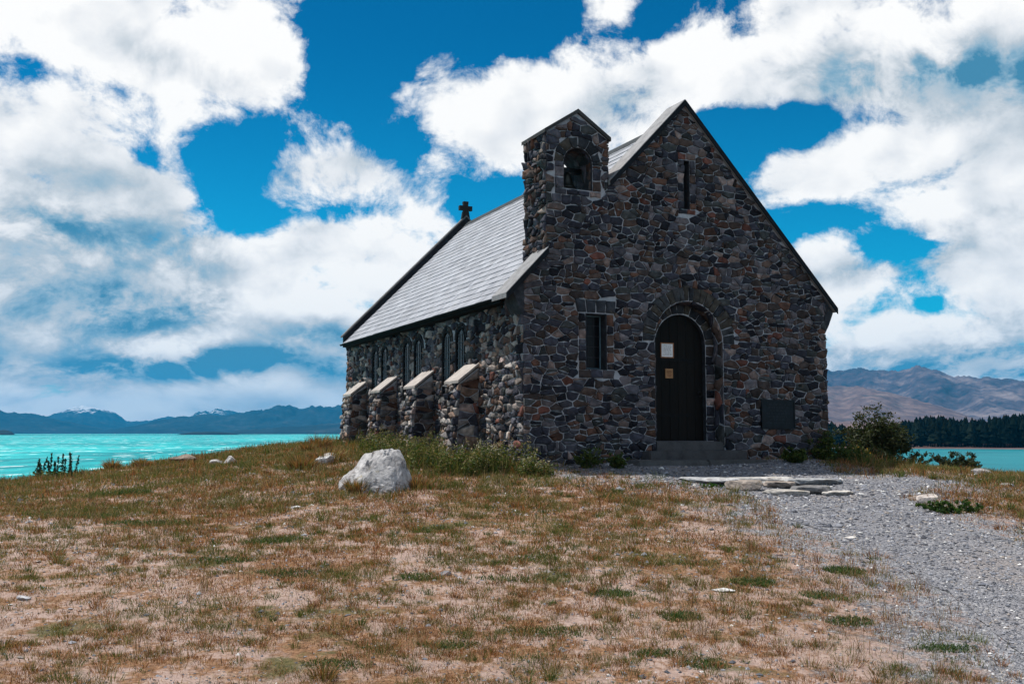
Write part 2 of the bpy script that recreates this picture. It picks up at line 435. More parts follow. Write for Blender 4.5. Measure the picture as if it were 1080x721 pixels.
# ---- lake
LAKE_Z = -6.0
def lake_fn(g, b):
    P = g.obj(); x, y, z = g.sep(P)
    r = g.vm('LENGTH', P)
    Pw = g.comb(x, g.mul(y, 1.0), 0.0)
    sw = g.noise(g.vm('MULTIPLY', P, (.11, .032, 1)), 1.0, 7, .66); chop = g.noise(P, 1.6, 5, .6)
    big = g.noise(g.vm('MULTIPLY', P, (.014, .006, 1)), 1.0, 5, .6)
    # the left, open side is rougher and paler; the inlet to the right is sheltered
    open_ = g.ss(g.m('DIVIDE', x, g.m('MAXIMUM', y, 20)), -.15, .18, 1, 0)
    base = g.ramp(g.add(g.mul(sw, .5), g.mul(big, .5)), [(.43, (.001, .10, .13)), (.50, (.003, .24, .265)), (.57, (.03, .42, .43))])
    base = g.mix(g.mul(open_, .25), base, (.015, .36, .37))
    base = g.mix(g.ss(open_, 0, .6, .88, 0), base, (.001, .115, .15))
    caps = g.noise(g.vm('MULTIPLY', P, (.15, .055, 1)), 1.0, 9, .66)
    surf = g.ss(g.add(g.m('ABSOLUTE', g.sub(y, 118)), g.mul(g.noise(P, .06, 3), 40)), 24, 40, 1, 0)
    th = g.sub(g.sub(.69, g.mul(open_, .105)), g.mul(g.mul(surf, open_), .12))
    foam = g.ss(caps, th, g.add(th, .035))
    c = g.mix(g.mul(foam, .8), base, (.80, .86, .86))
    g.put(b.inputs['Base Color'], c); g.put(b.inputs['Roughness'], .42)
    b.inputs['Specular IOR Level'].default_value = .02
    g.put(b.inputs['Normal'], g.bump(g.add(sw, g.mul(chop, .35)), .55, .6))
M_lake = mat('lake_water', lake_fn)
me = bpy.data.meshes.new('lake'); me.from_pydata([(-15000, -3000, LAKE_Z), (15000, -3000, LAKE_Z), (15000, 15500, LAKE_Z), (-15000, 15500, LAKE_Z)], [], [(0, 1, 2, 3)])
tag(link('lake', me, M_lake), kind='structure')

# ---- mountains: ridges along arcs, surveyed crest lines
def crest_fn(pts):
    az = np.array([azel(*p)[0] for p in pts]); h = np.array([math.tan(azel(*p)[1]) for p in pts])
    return lambda a: np.interp(a, az, h)
def ridge_sheet(name, ridges, r0, r1, az0, az1, nr, na, material, plain=None, seed=0, rough=1.0, jagged=.34):
    az = np.linspace(az0, az1, na); r = np.linspace(r0, r1, nr)
    A, Rr = np.meshgrid(az, r); X = np.sin(A) * Rr; Y = np.cos(A) * Rr
    Z = np.full(A.shape, LAKE_Z - 4.0)
    if plain is not None: Z = np.maximum(Z, plain(A, Rr))
    for crest, rc, wf, wb in ridges:
        ch = crest(A) * rc + EYE[2] - LAKE_Z
        sh = fbm(A * 9 + seed, Rr * 0 + seed, 4, seed + 2) - .5
        d = Rr - (rc + sh * wf * .5)
        t = np.where(d < 0, 1 + d / wf, 1 - d / wb)
        prof = np.clip(t, 0, 1) ** 1.15
        # gullies running down the slope
        gl = 1 - np.abs(2 * fbm(X / 420 + seed, Y / 900, 5, seed + 7) - 1)
        gl2 = 1 - np.abs(2 * fbm(X / 130 + seed, Y / 260, 4, seed + 9) - 1)
        jag = (fbm(A * 160, Rr * 0.004, 6, seed + 4, .62) - .5) * jagged
        zz = ch * prof * (1 + jag) - rough * ch * (.42 * (1 - gl) + .16 * (1 - gl2)) * np.clip(4 * prof * (1 - prof), 0, 1)
        Z = np.maximum(Z, LAKE_Z + zz)
    V = np.c_[X.ravel(), Y.ravel(), Z.ravel()]; i = np.arange(nr * na).reshape(nr, na)
    F = np.stack([i[:-1, :-1], i[:-1, 1:], i[1:, 1:], i[1:, :-1]], -1).reshape(-1, 4)
    o = np_mesh(name, V, F, np.full(len(F), 4), material, smooth=True); tag(o, kind='structure'); return o

def far_fn(snow):
    def fn(g, b):
        P = g.obj(); x, y, z = g.sep(P)
        n = g.noise(g.vm('MULTIPLY', P, (1, 1, 2)), .004, 8, .65); n2 = g.noise(P, .02, 6, .65)
        c = g.ramp(g.add(g.mul(n, .7), g.mul(n2, .3)), [(.36, (.008, .018, .028)), (.55, (.020, .033, .042)), (.7, (.055, .06, .065))])
        if snow:
            s = g.ss(g.add(z, g.mul(g.sub(g.noise(P, .006, 8, .75), .5), 620)), 230, 290)
            c = g.mix(g.mul(s, .6), c, (.7, .74, .80))
        g.put(b.inputs['Base Color'], c); b.inputs['Roughness'].default_value = 1; b.inputs['Specular IOR Level'].default_value = 0
    return fn
M_far = mat('far_ridge', far_fn(False)); M_snow = mat('snowy_ridge', far_fn(True))
def tussock_fn(g, b):
    P = g.obj(); x, y, z = g.sep(P)
    n = g.noise(g.vm('MULTIPLY', P, (1, .6, 1.5)), .0035, 8, .62); n2 = g.noise(P, .016, 7, .68)
    low = g.ramp(n2, [(.3, (.05, .035, .04)), (.5, (.105, .073, .072)), (.7, (.19, .14, .125))])
    high = g.ramp(g.add(g.mul(n, .5), g.mul(n2, .5)), [(.38, (.018, .022, .035)), (.5, (.05, .05, .065)), (.62, (.19, .17, .17))])
    hz = g.add(g.m('DIVIDE', z, 1.0), g.mul(g.sub(n, .5), 260))
    c = g.mix(g.mul(g.ss(hz, 150, 240), .7), low, high)
    bush = g.ss(g.noise(P, .006, 7, .7), .56, .64)
    c = g.mix(g.mul(bush, .55), c, (.035, .04, .045))
    g.put(b.inputs['Base Color'], c); b.inputs['Roughness'].default_value = 1; b.inputs['Specular IOR Level'].default_value = 0
M_tuss = mat('tussock_hill', tussock_fn)
def range_fn(g, b):
    P = g.obj(); x, y, z = g.sep(P)
    n = g.noise(g.vm('MULTIPLY', P, (1, .6, 1.5)), .0028, 8, .62); n2 = g.noise(P, .013, 7, .68)
    c = g.ramp(g.add(g.mul(n, .55), g.mul(n2, .45)), [(.40, (.012, .016, .028)), (.50, (.052, .042, .056)), (.57, (.12, .095, .10)), (.66, (.19, .155, .155))])
    g.put(b.inputs['Base Color'], c); b.inputs['Roughness'].default_value = 1
M_range = mat('rocky_range', range_fn)
def bank_fn(g, b):
    P = g.obj(); n = g.noise(P, .05, 7, .6)
    g.put(b.inputs['Base Color'], g.ramp(n, [(.35, (.06, .05, .03)), (.5, (.16, .10, .06)), (.65, (.24, .15, .10))])); b.inputs['Roughness'].default_value = 1
M_bank = mat('far_bank', bank_fn)

A = lambda px: azel(px, 456)[0]
ridge_sheet('snow_mountains', [(crest_fn([(-300, 440), (-60, 437), (0, 436), (45, 440), (62, 434), (78, 430), (88, 427), (100, 431), (120, 434), (133, 444), (160, 443), (176, 438), (190, 441), (215, 434), (230, 430.5), (245, 433), (262, 437), (330, 450), (400, 456)]), 11500, 2600, 2200)],
            8800, 13800, A(-250), A(420), 70, 420, M_snow, seed=3, rough=.8)
ridge_sheet('mountain_ridge', [(crest_fn([(60, 457), (105, 454), (140, 449), (172, 442), (200, 438), (240, 437), (265, 433), (285, 430), (300, 427), (318, 429.5), (332, 428), (352, 429), (365, 426.5), (420, 424), (520, 430), (700, 440)]), 8200, 1700, 1500),
                               (crest_fn([(-300, 436), (0, 433), (22, 434), (50, 439), (80, 446), (110, 452), (130, 456)]), 8600, 1500, 1200)],
            6300, 10000, A(-250), A(640), 70, 460, M_far, seed=8, rough=.9)
ridge_sheet('low_foothills', [(crest_fn([(225, 458), (255, 453), (300, 450), (340, 447), (370, 445), (420, 446), (520, 450), (620, 456)]), 5600, 1100, 900)], 4300, 6600, A(215), A(640), 40, 220, M_far, seed=5, rough=.4)
ridge_sheet('headland', [(crest_fn([(180, 459), (192, 457), (203, 455.2), (225, 455.0), (240, 456), (256, 458.5), (270, 459)]), 3300, 130, 200), (crest_fn([(-80, 452), (5, 453), (12, 454.5), (17, 459)]), 3100, 120, 200)],
            3000, 3600, A(-60), A(275), 30, 300, M_far, seed=12, rough=.3)
def plain(A_, R_):
    z = LAKE_Z - 1.5 + np.clip((R_ - 456) / 18, 0, 1) * 3.0 + np.clip(R_ - 470, 0, 2600) * .0135
    return z + np.where(R_ > 480, (fbm(A_ * 60, R_ / 150, 4, 31) - .5) * np.clip((R_ - 480) / 500, 0, 1) * 8, 0)
ridge_sheet('mountain_range', [(crest_fn([(560, 410), (760, 395), (860, 387), (880, 388.5), (905, 386.0), (925, 390), (950, 390), (966, 386.5), (985, 391), (1003, 398), (1022, 399), (1040, 401), (1060, 401), (1085, 405), (1140, 411), (1300, 420)]), 6200, 2300, 1400)],
            3800, 7600, A(560), A(1290), 130, 420, M_range, seed=15, rough=1.0, jagged=.10)
ridge_sheet('foothills', [(crest_fn([(560, 425), (760, 404), (860, 404), (880, 406), (905, 405.5), (930, 412), (960, 419), (1000, 431), (1022, 439), (1042, 446), (1070, 449), (1090, 440), (1120, 432), (1300, 428)]), 4300, 1000, 1500)],
            440, 5800, A(560), A(1290), 190, 380, M_tuss, plain=plain, seed=15, rough=.75, jagged=.06)

# ---- haze: one closed box of even pale air
def build_haze():
    m = bpy.data.materials.new('haze'); m.use_nodes = True; t = m.node_tree; t.nodes.clear()
    v = t.nodes.new('ShaderNodeVolumePrincipled'); v.inputs['Color'].default_value = (.01, .42, .86, 1); v.inputs['Density'].default_value = 6.0e-5; v.inputs['Anisotropy'].default_value = 0.0
    o = t.nodes.new('ShaderNodeOutputMaterial'); t.links.new(v.outputs[0], o.inputs['Volume'])
    b = MB(); b.box((-15500, -3500, -11.0), (15500, 16000, 540)); tag(b.build('haze', m), kind='stuff')
build_haze()

# ------------------------------------------------------------------ masonry
def clip(poly, nx, ny, c):
    out = []; m = len(poly)
    for i in range(m):
        a, b = poly[i], poly[(i + 1) % m]; da = a[0] * nx + a[1] * ny - c; db = b[0] * nx + b[1] * ny - c
        if da <= 0: out.append(a)
        if (da <= 0) != (db <= 0):
            t = da / (da - db); out.append((a[0] + (b[0] - a[0]) * t, a[1] + (b[1] - a[1]) * t))
    return out
def pip(p, poly):
    ins = False; m = len(poly)
    for i in range(m):
        x0, y0 = poly[i]; x1, y1 = poly[(i + 1) % m]
        if (y0 > p[1]) != (y1 > p[1]) and p[0] < (x1 - x0) * (p[1] - y0) / (y1 - y0) + x0: ins = not ins
    return ins
def near_on(p, poly):
    best = None; m = len(poly)
    for i in range(m):
        x0, y0 = poly[i]; x1, y1 = poly[(i + 1) % m]; ex, ey = x1 - x0, y1 - y0
        t = max(0, min(1, ((p[0] - x0) * ex + (p[1] - y0) * ey) / (ex * ex + ey * ey + 1e-12)))
        q_ = (x0 + ex * t, y0 + ey * t); d = (q_[0] - p[0]) ** 2 + (q_[1] - p[1]) ** 2
        if best is None or d < best[0]: best = (d, q_)
    return best[1]
PAL = [((.038, .048, .068), 20), ((.018, .023, .034), 15), ((.075, .088, .108), 16), ((.060, .052, .046), 11), ((.095, .070, .054), 11), ((.125, .130, .140), 10),
       ((.120, .066, .042), 6), ((.150, .060, .040), 3), ((.050, .066, .066), 8), ((.20, .165, .14), 4), ((.28, .24, .21), 1.5)]
def stone_col(light=0.0):
    c = random.choices([p[0] for p in PAL], [p[1] for p in PAL])[0]
    k = random.uniform(.42, 1.0); gr = sum(c) / 3; c = tuple((gr + (x - gr) * .78) * t_ for x, t_ in zip(c, (1.14, 1.0, 1.03)))
    if light and random.random() < light:  # paler picks put the washed-out look of sunlit walls into the stone colour
        c = random.choice([(.30, .27, .25), (.38, .34, .31), (.24, .20, .18), (.26, .18, .14), (.33, .30, .29), (.18, .18, .19)])
    return tuple(x * k for x in c)
def lay_stone(mb, poly, fmap, gap=.007, h=.028, col=None, tilt=.25, light=0.0):
    """one rounded rubble stone filling a 2D polygon"""
    # subdivide and round
    cx = sum(p[0] for p in poly) / len(poly); cy = sum(p[1] for p in poly) / len(poly)
    a2 = 0
    for i in range(len(poly)):
        x0, y0 = poly[i]; x1, y1 = poly[(i + 1) % len(poly)]; a2 += x0 * y1 - x1 * y0
    if abs(a2) < .0016: return
    rr = math.sqrt(abs(a2) / 2)
    pts = []
    m = len(poly)
    for i in range(m):                                   # corner cutting
        a, b = poly[i], poly[(i + 1) % m]; L = math.hypot(b[0] - a[0], b[1] - a[1])
        if L < .012: pts.append(((a[0] + b[0]) / 2, (a[1] + b[1]) / 2)); continue
        k = min(.22, .009 / L + .015)
        for t in ((k, 1 - k) if L < .16 else (k, .5, 1 - k)):
            jx, jy = random.gauss(0, .0055), random.gauss(0, .0055)
            pts.append((a[0] + (b[0] - a[0]) * t + jx, a[1] + (b[1] - a[1]) * t + jy))
    n = len(pts)
    if n < 3: return
    def ring(off, hh):
        out = []
        for x, y in pts:
            dx, dy = cx - x, cy - y; L = math.hypot(dx, dy) or 1; o = min(off, L * .7)
            out.append((x + dx / L * o, y + dy / L * o, hh))
        return out
    tx, ty = random.gauss(0, tilt), random.gauss(0, tilt); H = h * random.uniform(.6, 1.35)
    r0 = ring(gap, -.01); r1 = ring(gap + .002, H * .55); r2 = ring(gap + min(.009, rr * .09), H); r3 = ring(gap + rr * .36, H + .002)
    for rg in (r1, r2, r3):
        for i, (x, y, z_) in enumerate(rg):
            rg[i] = (x, y, max(.002, z_ + ((x - cx) * tx + (y - cy) * ty) * (.6 if rg is r1 else 1) * .5 + random.gauss(0, .0022)))
    V = [fmap(*p) for p in r0 + r1 + r2 + r3] + [fmap(cx, cy, H + .004 + random.gauss(0, .003))]
    F = []
    for k in range(3):
        for i in range(n):
            j = (i + 1) % n; F.append((k * n + i, k * n + j, (k + 1) * n + j, (k + 1) * n + i))
    for i in range(n): F.append((3 * n + i, 3 * n + (i + 1) % n, 4 * n))
    mb.add(V, F, col or stone_col(light), True)
def rubble(mb, outline, fmap, row=.165, keep=None, holes=(), h=.028, light=0.0, tilt=.25, gap=.007, w=(.12, .50)):
    """random rubble over a 2D outline; holes are polygons that stones must not enter. keep(site) selects the mesh."""
    xs = [p[0] for p in outline]; ys = [p[1] for p in outline]
    sites = []; y = min(ys) - .1
    while y < max(ys) + .15:
        rh = row * random.choice([random.uniform(.55, .9), random.uniform(.9, 1.7)]); x = min(xs) - random.uniform(.1, .4)
        while x < max(xs) + .3:
            ww = random.uniform(*w) * (0.75 if random.random() < .3 else 1)
            if rh > row * 1.15 and ww < .22 and random.random() < .5:
                sites.append((x + ww / 2, y + rh * .25)); sites.append((x + ww / 2 + random.uniform(-.03, .03), y + rh * .77))
            else: sites.append((x + ww / 2 + random.uniform(-.03, .03), y + rh / 2 + random.uniform(-.3, .3) * rh))
            x += ww
        y += rh
    def refl(p, poly):
        e = near_on(p, poly); return (2 * e[0] - p[0], 2 * e[1] - p[1]), math.hypot(e[0] - p[0], e[1] - p[1])
    sites = [p for p in sites if not any(pip(p, hl) for hl in holes)]
    real = []; ghosts = []
    for p in sites:
        if not pip(p, outline): continue
        real.append(p)
        for pl_ in [outline] + list(holes):
            gpt, dd = refl(p, pl_)
            if dd < .26: ghosts.append(gpt)
    nreal = len(real); sites = real + [gp for gp in ghosts if (not pip(gp, outline)) or any(pip(gp, hl) for hl in holes)]
    SY = 1.75
    S = np.array(sites) * np.array([1, SY])
    for k, (sx, sy) in enumerate(sites[:nreal]):
        p = (sx, sy)
        d2 = ((S - S[k]) ** 2).sum(1); order = np.argsort(d2)[1:26]
        X, Yv = S[k]; cell = [(X - .5, Yv - .5), (X + .5, Yv - .5), (X + .5, Yv + .5), (X - .5, Yv + .5)]
        for j in order:
            nx_, ny_ = S[j] - S[k]; mx, my = (S[j] + S[k]) / 2
            cell = clip(cell, nx_, ny_, nx_ * mx + ny_ * my)
            if len(cell) < 3: break
        if len(cell) < 3: continue
        cell = [(a, b / SY) for a, b in cell]
        moved = []
        for c in cell:
            if not pip(c, outline): c = near_on(c, outline)
            for hl in holes:
                if pip(c, hl): c = near_on(c, hl)
            moved.append(c)
        cell = moved
        t = mb if keep is None else keep(p)
        if t is None: continue
        parts = [cell]
        for _ in range(2):                               # some blocks are two or three smaller, angular pieces
            nxt = []
            for c_ in parts:
                ar = abs(sum(c_[i][0] * c_[(i + 1) % len(c_)][1] - c_[(i + 1) % len(c_)][0] * c_[i][1] for i in range(len(c_)))) / 2
                if ar > row * row * 1.25 and random.random() < .22:
                    gx_, gy_ = sum(q_[0] for q_ in c_) / len(c_), sum(q_[1] for q_ in c_) / len(c_); an = random.gauss(0, .35) if random.random() < .6 else random.gauss(1.57, .25)
                    ca_, sa_ = math.cos(an), math.sin(an); o_ = gx_ * ca_ + gy_ * sa_ + random.gauss(0, .02)
                    nxt += [p_ for p_ in (clip(c_, ca_, sa_, o_), clip(c_, -ca_, -sa_, -o_)) if len(p_) >= 3]
                else: nxt.append(c_)
            parts = nxt
        for c_ in parts: lay_stone(t, c_, fmap, gap=gap, h=h, light=light, tilt=tilt)
def arch_poly(cx, zs, r, zb, n=18):
    return [(cx - r, zb)] + [(cx - r * math.cos(math.pi * i / n), zs + r * math.sin(math.pi * i / n)) for i in range(n + 1)] + [(cx + r, zb)]
def voussoirs(mb, cx, cz, r0, r1, fmap, a0=0.0, a1=math.pi, w=.15, h=.03):
    a = a0
    while a < a1 - .02:
        da = min(random.uniform(.75, 1.25) * w / r0, a1 - a)
        if a1 - a - da < .4 * w / r0: da = a1 - a
        ro = r1 * random.uniform(.985, 1.05)
        q_ = [(cx - r0 * math.cos(a), cz + r0 * math.sin(a)), (cx - ro * math.cos(a), cz + ro * math.sin(a)),
              (cx - ro * math.cos(a + da), cz + ro * math.sin(a + da)), (cx - r0 * math.cos(a + da), cz + r0 * math.sin(a + da))]
        lay_stone(mb, q_, fmap, h=h, col=random.choice([(.028, .032, .038), (.045, .048, .052), (.020, .023, .028), (.05, .046, .04)]))
        a += da

def stone_fn(g, b):
    P = g.obj(); t = g.attr('tint')
    n = g.noise(P, 9, 8, .65); n2 = g.noise(P, 45, 5, .65); blot = g.noise(P, 3.1, 6, .7)
    c = g.mix(1.0, t, g.ramp(n, [(.28, (.45, .46, .5)), (.5, (1, 1, 1)), (.72, (1.8, 1.75, 1.7))]), 'MULTIPLY')
    c = g.mix(g.mul(g.ss(n2, .60, .72), .35), c, (.20, .20, .19))
    c = g.mix(g.mul(g.ss(blot, .62, .70), .5), c, (.16, .11, .06))
    g.put(b.inputs['Base Color'], c); g.put(b.inputs['Roughness'], .82); b.inputs['Specular IOR Level'].default_value = .12
    g.put(b.inputs['Normal'], g.bump(g.add(n, g.mul(n2, .6)), .7, .018))
M_stone = mat('field_stone', stone_fn)
def mortar_fn(g, b):
    P = g.obj(); n = g.noise(P, 12, 8, .65); n2 = g.noise(P, 1.2, 4, .6)
    c = g.ramp(g.add(g.mul(n, .6), g.mul(n2, .4)), [(.3, (.17, .18, .205)), (.5, (.34, .355, .39)), (.7, (.47, .485, .51))])
    g.put(b.inputs['Base Color'], c); b.inputs['Roughness'].default_value = .95
    g.put(b.inputs['Normal'], g.bump(n, .6, .015))
M_mortar = mat('mortar', mortar_fn)
def cap_fn(g, b):
    P = g.obj(); n = g.noise(P, 5, 8, .65); n2 = g.noise(P, 30, 5, .6)
    c = g.ramp(g.add(g.mul(n, .7), g.mul(n2, .3)), [(.3, (.20, .19, .18)), (.5, (.36, .34, .325)), (.7, (.48, .46, .44))])
    c = g.mix(1.0, c, g.attr('tint'), 'MULTIPLY')
    g.put(b.inputs['Base Color'], c); b.inputs['Roughness'].default_value = .8
    g.put(b.inputs['Normal'], g.bump(g.add(n, n2), .35, .015))
M_cap = mat('coping_stone', cap_fn)
def slate_fn(g, b):
    P = g.obj(); t = g.attr('tint'); n = g.noise(P, 4, 6, .65); n2 = g.noise(g.vm('MULTIPLY', P, (1, 1, 4)), 20, 5, .6)
    c = g.mix(1.0, t, g.ramp(n, [(.3, (.75, .76, .8)), (.6, (1.15, 1.15, 1.15))]), 'MULTIPLY')
    c = g.mix(g.mul(g.ss(g.noise(P, 1.4, 7, .7), .58, .7), .3), c, (.33, .31, .28))
    g.put(b.inputs['Base Color'], c); g.put(b.inputs['Roughness'], .55); b.inputs['Specular IOR Level'].default_value = .45
    g.put(b.inputs['Normal'], g.bump(n2, .25, .008))
M_slate = mat('slate', slate_fn)
def wood_fn(g, b):
    P = g.obj(); n = g.noise(g.vm('MULTIPLY', P, (14, 14, 1.0)), 3, 6, .6)
    g.put(b.inputs['Base Color'], g.mix(1.0, g.attr('tint'), g.ramp(n, [(.3, (.6, .6, .6)), (.7, (1.4, 1.4, 1.4))]), 'MULTIPLY'))
    b.inputs['Roughness'].default_value = .6; g.put(b.inputs['Normal'], g.bump(n, .4, .006))
M_wood = mat('dark_timber', wood_fn)
def plain_fn(rough, metal=0.0, var=.35, scale=8):
    def fn(g, b):
        P = g.obj(); n = g.noise(P, scale, 6, .6)
        g.put(b.inputs['Base Color'], g.mix(1.0, g.attr('tint'), g.ramp(n, [(.25, (1 - var,) * 3), (.75, (1 + var,) * 3)]), 'MULTIPLY'))
        b.inputs['Roughness'].default_value = rough; b.inputs['Metallic'].default_value = metal
        g.put(b.inputs['Normal'], g.bump(n, .2, .006))
    return fn
M_metal = mat('dark_metal', plain_fn(.5, .7)); M_paint = mat('painted_wood', plain_fn(.75)); M_paint.node_tree.nodes['Principled BSDF'].inputs['Specular IOR Level'].default_value = .04; M_paper = mat('paper', plain_fn(.7, 0, .06)); M_bronze = mat('bronze', plain_fn(.42, .85, .3))
def glass_fn(g, b):
    P = g.obj(); n = g.noise(P, 6, 3, .5)
    g.put(b.inputs['Base Color'], (.006, .007, .009, 1)); b.inputs['Roughness'].default_value = .2
    g.put(b.inputs['Normal'], g.bump(n, .12, .01))
M_glass = mat('leaded_glass', glass_fn)

# ------------------------------------------------------------------ church
W, C, LEN, TW = 7.05, 3.53, 11.80, 0.5
zc = lambda s, top=7.17: top - 1.05 * abs(s - C)          # top of the coping
RZ, RS = 6.83, 1.0
zr = lambda s: RZ - RS * abs(s - C)                      # roof plane
church = empty('stone_church', P0, TH)
tag(church, 'dark rubble stone church with slate roof and arched door on the grassy mound', 'church')
FM = lambda s, z, h: (s, -h, z)                          # front face
def curve_front(): return [(0, -.7), (W, -.7), (W, zc(W) - .10), (C, zc(C) - .10), (0, zc(0) - .10)]

door_o = arch_poly(3.60, 2.30, .81, .02)
door_i = arch_poly(3.60, 2.28, .60, .36)
win_f = [(1.27, 1.70), (1.73, 1.70), (1.73, 2.76), (1.27, 2.76)]
slit = [(3.52, 4.95), (3.67, 4.95), (3.67, 5.95), (3.52, 5.95)]
def front_gable():
    mb = MB(); mb.prism(curve_front(), lambda a, b, d: (a, d, b), 0, .30, holes=[door_o, win_f, slit])
    mb.prism([(0, -.7), (W, -.7), (W, zc(W) - .103), (C, zc(C) - .103), (0, zc(0) - .103)], lambda a, b, d: (a, d, b), .301, TW, holes=[door_i, win_f, slit])
    body = mb.build('gable_wall', M_mortar, church)
    st = MB(); tw = MB()
    union = [(-.025, -.35), (W + .025, -.35), (W + .025, zc(W) - .125), (C, zc(C) - .115), (1.80, zc(1.80) - .10), (1.80, 6.12), (1.12, 6.56), (.45, 6.12), (.45, zc(.45) - .10), (-.025, zc(0) - .115)]
    arch_hole = [p for p in arch_poly(3.60, 2.30, 1.075, 2.30)] 
    dh = [(2.79, .0), (4.41, .0), (4.41, 2.30), (2.79, 2.30)]
    bell_h = arch_poly(1.13, 5.60, .52, 5.60); bell_b = [(.63, 4.98), (1.63, 4.98), (1.63, 5.60), (.63, 5.60)]
    def grow(h_, x, z0, z1): return [(min(p[0] for p in h_) - x, min(p[1] for p in h_) - z0), (max(p[0] for p in h_) + x, min(p[1] for p in h_) - z0), (max(p[0] for p in h_) + x, max(p[1] for p in h_) + z1), (min(p[0] for p in h_) - x, max(p[1] for p in h_) + z1)]
    def jamb(mb, x0, x1, z0, z1, lo=.10, hi=.24):
        z = z0
        while z < z1 - .02:
            hh = min(random.uniform(lo, hi), z1 - z); hh = z1 - z if z1 - z - hh < .06 else hh
            e0, e1 = random.uniform(-.012, .0), random.uniform(0, .02)
            lay_stone(mb, [(x0, z), (x1, z + random.uniform(-.01, .01)), (x1, z + hh), (x0, z + hh + random.uniform(-.01, .01))], FM, h=.026); z += hh
    lintel = [(1.12, 2.76), (1.88, 2.76), (1.92, 3.02), (1.08, 3.02)]
    sill = [(1.12, 1.54), (1.88, 1.54), (1.88, 1.70), (1.12, 1.70)]; win_g = grow(win_f, .15, .0, .0); slit_g = grow(slit, .14, .10, .14)
    plaque = [(5.32, .62), (6.14, .62), (6.14, 1.18), (5.32, 1.18)]
    def keep(p): return tw if (.45 < p[0] < 1.80 and p[1] > zc(p[0]) - .2) else st
    rubble(st, union, FM, row=.122, w=(.10, .43), keep=keep, gap=.0075, holes=[arch_hole, dh, bell_h, bell_b, win_g, lintel, slit_g, sill, plaque], h=.026)
    voussoirs(st, 3.60, 2.30, .815, 1.09, FM, w=.12)
    voussoirs(tw, 1.13, 5.60, .315, .52, FM, w=.13)
    for i in range(4):                                    # splayed lintel stones over the small window
        x0 = 1.12 + i * .19; lay_stone(st, [(x0 + .01 * (i - 2), 2.77), (x0 + .19 + .01 * (i - 1.5), 2.77), (x0 + .19 + .03 * (i - 1.5), 3.02), (x0 + .03 * (i - 2.5), 3.02)], FM, h=.03, col=(.035, .04, .05))
    for i in range(3): lay_stone(st, [(1.12 + .253 * i, 1.54), (1.373 + .253 * i, 1.54), (1.373 + .253 * i, 1.70), (1.12 + .253 * i, 1.70)], FM, h=.024)
    jamb(st, 1.12, 1.268, 1.70, 2.76); jamb(st, 1.732, 1.88, 1.70, 2.76)
    jamb(st, 3.38, 3.518, 4.95, 5.95); jamb(st, 3.672, 3.81, 4.95, 5.95)
    for z0, z1 in ((4.85, 4.948), (5.952, 6.09)):
        for i in range(2): lay_stone(st, [(3.38 + .215 * i, z0), (3.595 + .215 * i, z0), (3.595 + .215 * i, z1), (3.38 + .215 * i, z1)], FM, h=.024)
    jamb(tw, .63, .818, 5.09, 5.60); jamb(tw, 1.442, 1.63, 5.09, 5.60)
    for i in range(4): lay_stone(tw, [(.63 + .25 * i, 4.98), (.88 + .25 * i, 4.98), (.88 + .25 * i, 5.088), (.63 + .25 * i, 5.088)], FM, h=.024)
    # door reveal: stones along the unrolled opening, .3 deep
    arc = math.pi * .81; tot = 2 * 2.3 + arc
    def rev(l, d, h):
        if l < 2.3: return (2.79 + h, d, l)
        if l < 2.3 + arc:
            a = (l - 2.3) / .81; r = .81 - h; return (3.60 - r * math.cos(a), d, 2.3 + r * math.sin(a))
        return (4.41 - h, d, 2.3 - (l - 2.3 - arc))
    rubble(st, [(0.02, 0), (tot - .02, 0), (tot - .02, .29), (0.02, .29)], rev, row=.3, h=.02, w=(.14, .24))
    def rev2(l, d, h):
        arc2 = math.pi * .60
        if l < 1.92: return (3.0 + h, d, .36 + l)
        if l < 1.92 + arc2:
            a = (l - 1.92) / .60; r = .60 - h; return (3.60 - r * math.cos(a), d, 2.28 + r * math.sin(a))
        return (4.20 - h, d, 2.28 - (l - 1.92 - arc2))
    # inner ring of arch stones facing outward
    RF = lambda s, z, h: (s, .30 - h, z)
    voussoirs(st, 3.60, 2.29, .605, .80, RF, w=.16, h=.02)
    for sgn, x0 in ((-1, 2.80), (1, 4.20)):
        zz = .36
        while zz < 2.27:
            hh = min(random.uniform(.12, .24), 2.27 - zz)
            if hh > .03: lay_stone(st, [(x0, zz), (x0 + .2, zz), (x0 + .2, zz + hh), (x0, zz + hh)], RF, h=.02)
            zz += hh
    # kneeler stones under the eaves ends
    for x0, x1 in ((-.30, .0), (W, W + .26)):
        sg = -1 if x0 < 0 else 1; xa = 0 if sg < 0 else W
        st.prism([(xa, 2.62), (xa + sg * .10, 2.78), (xa + sg * .22, 3.04), (xa + sg * .22, zc(xa + sg * .22) - .15), (xa, zc(xa) - .15)], lambda a, b, d: (a, d, b), -.02, .47, col=(.032, .036, .043))
    st.build('wall_stone', M_stone, body)
    return tw
TOWER = front_gable()

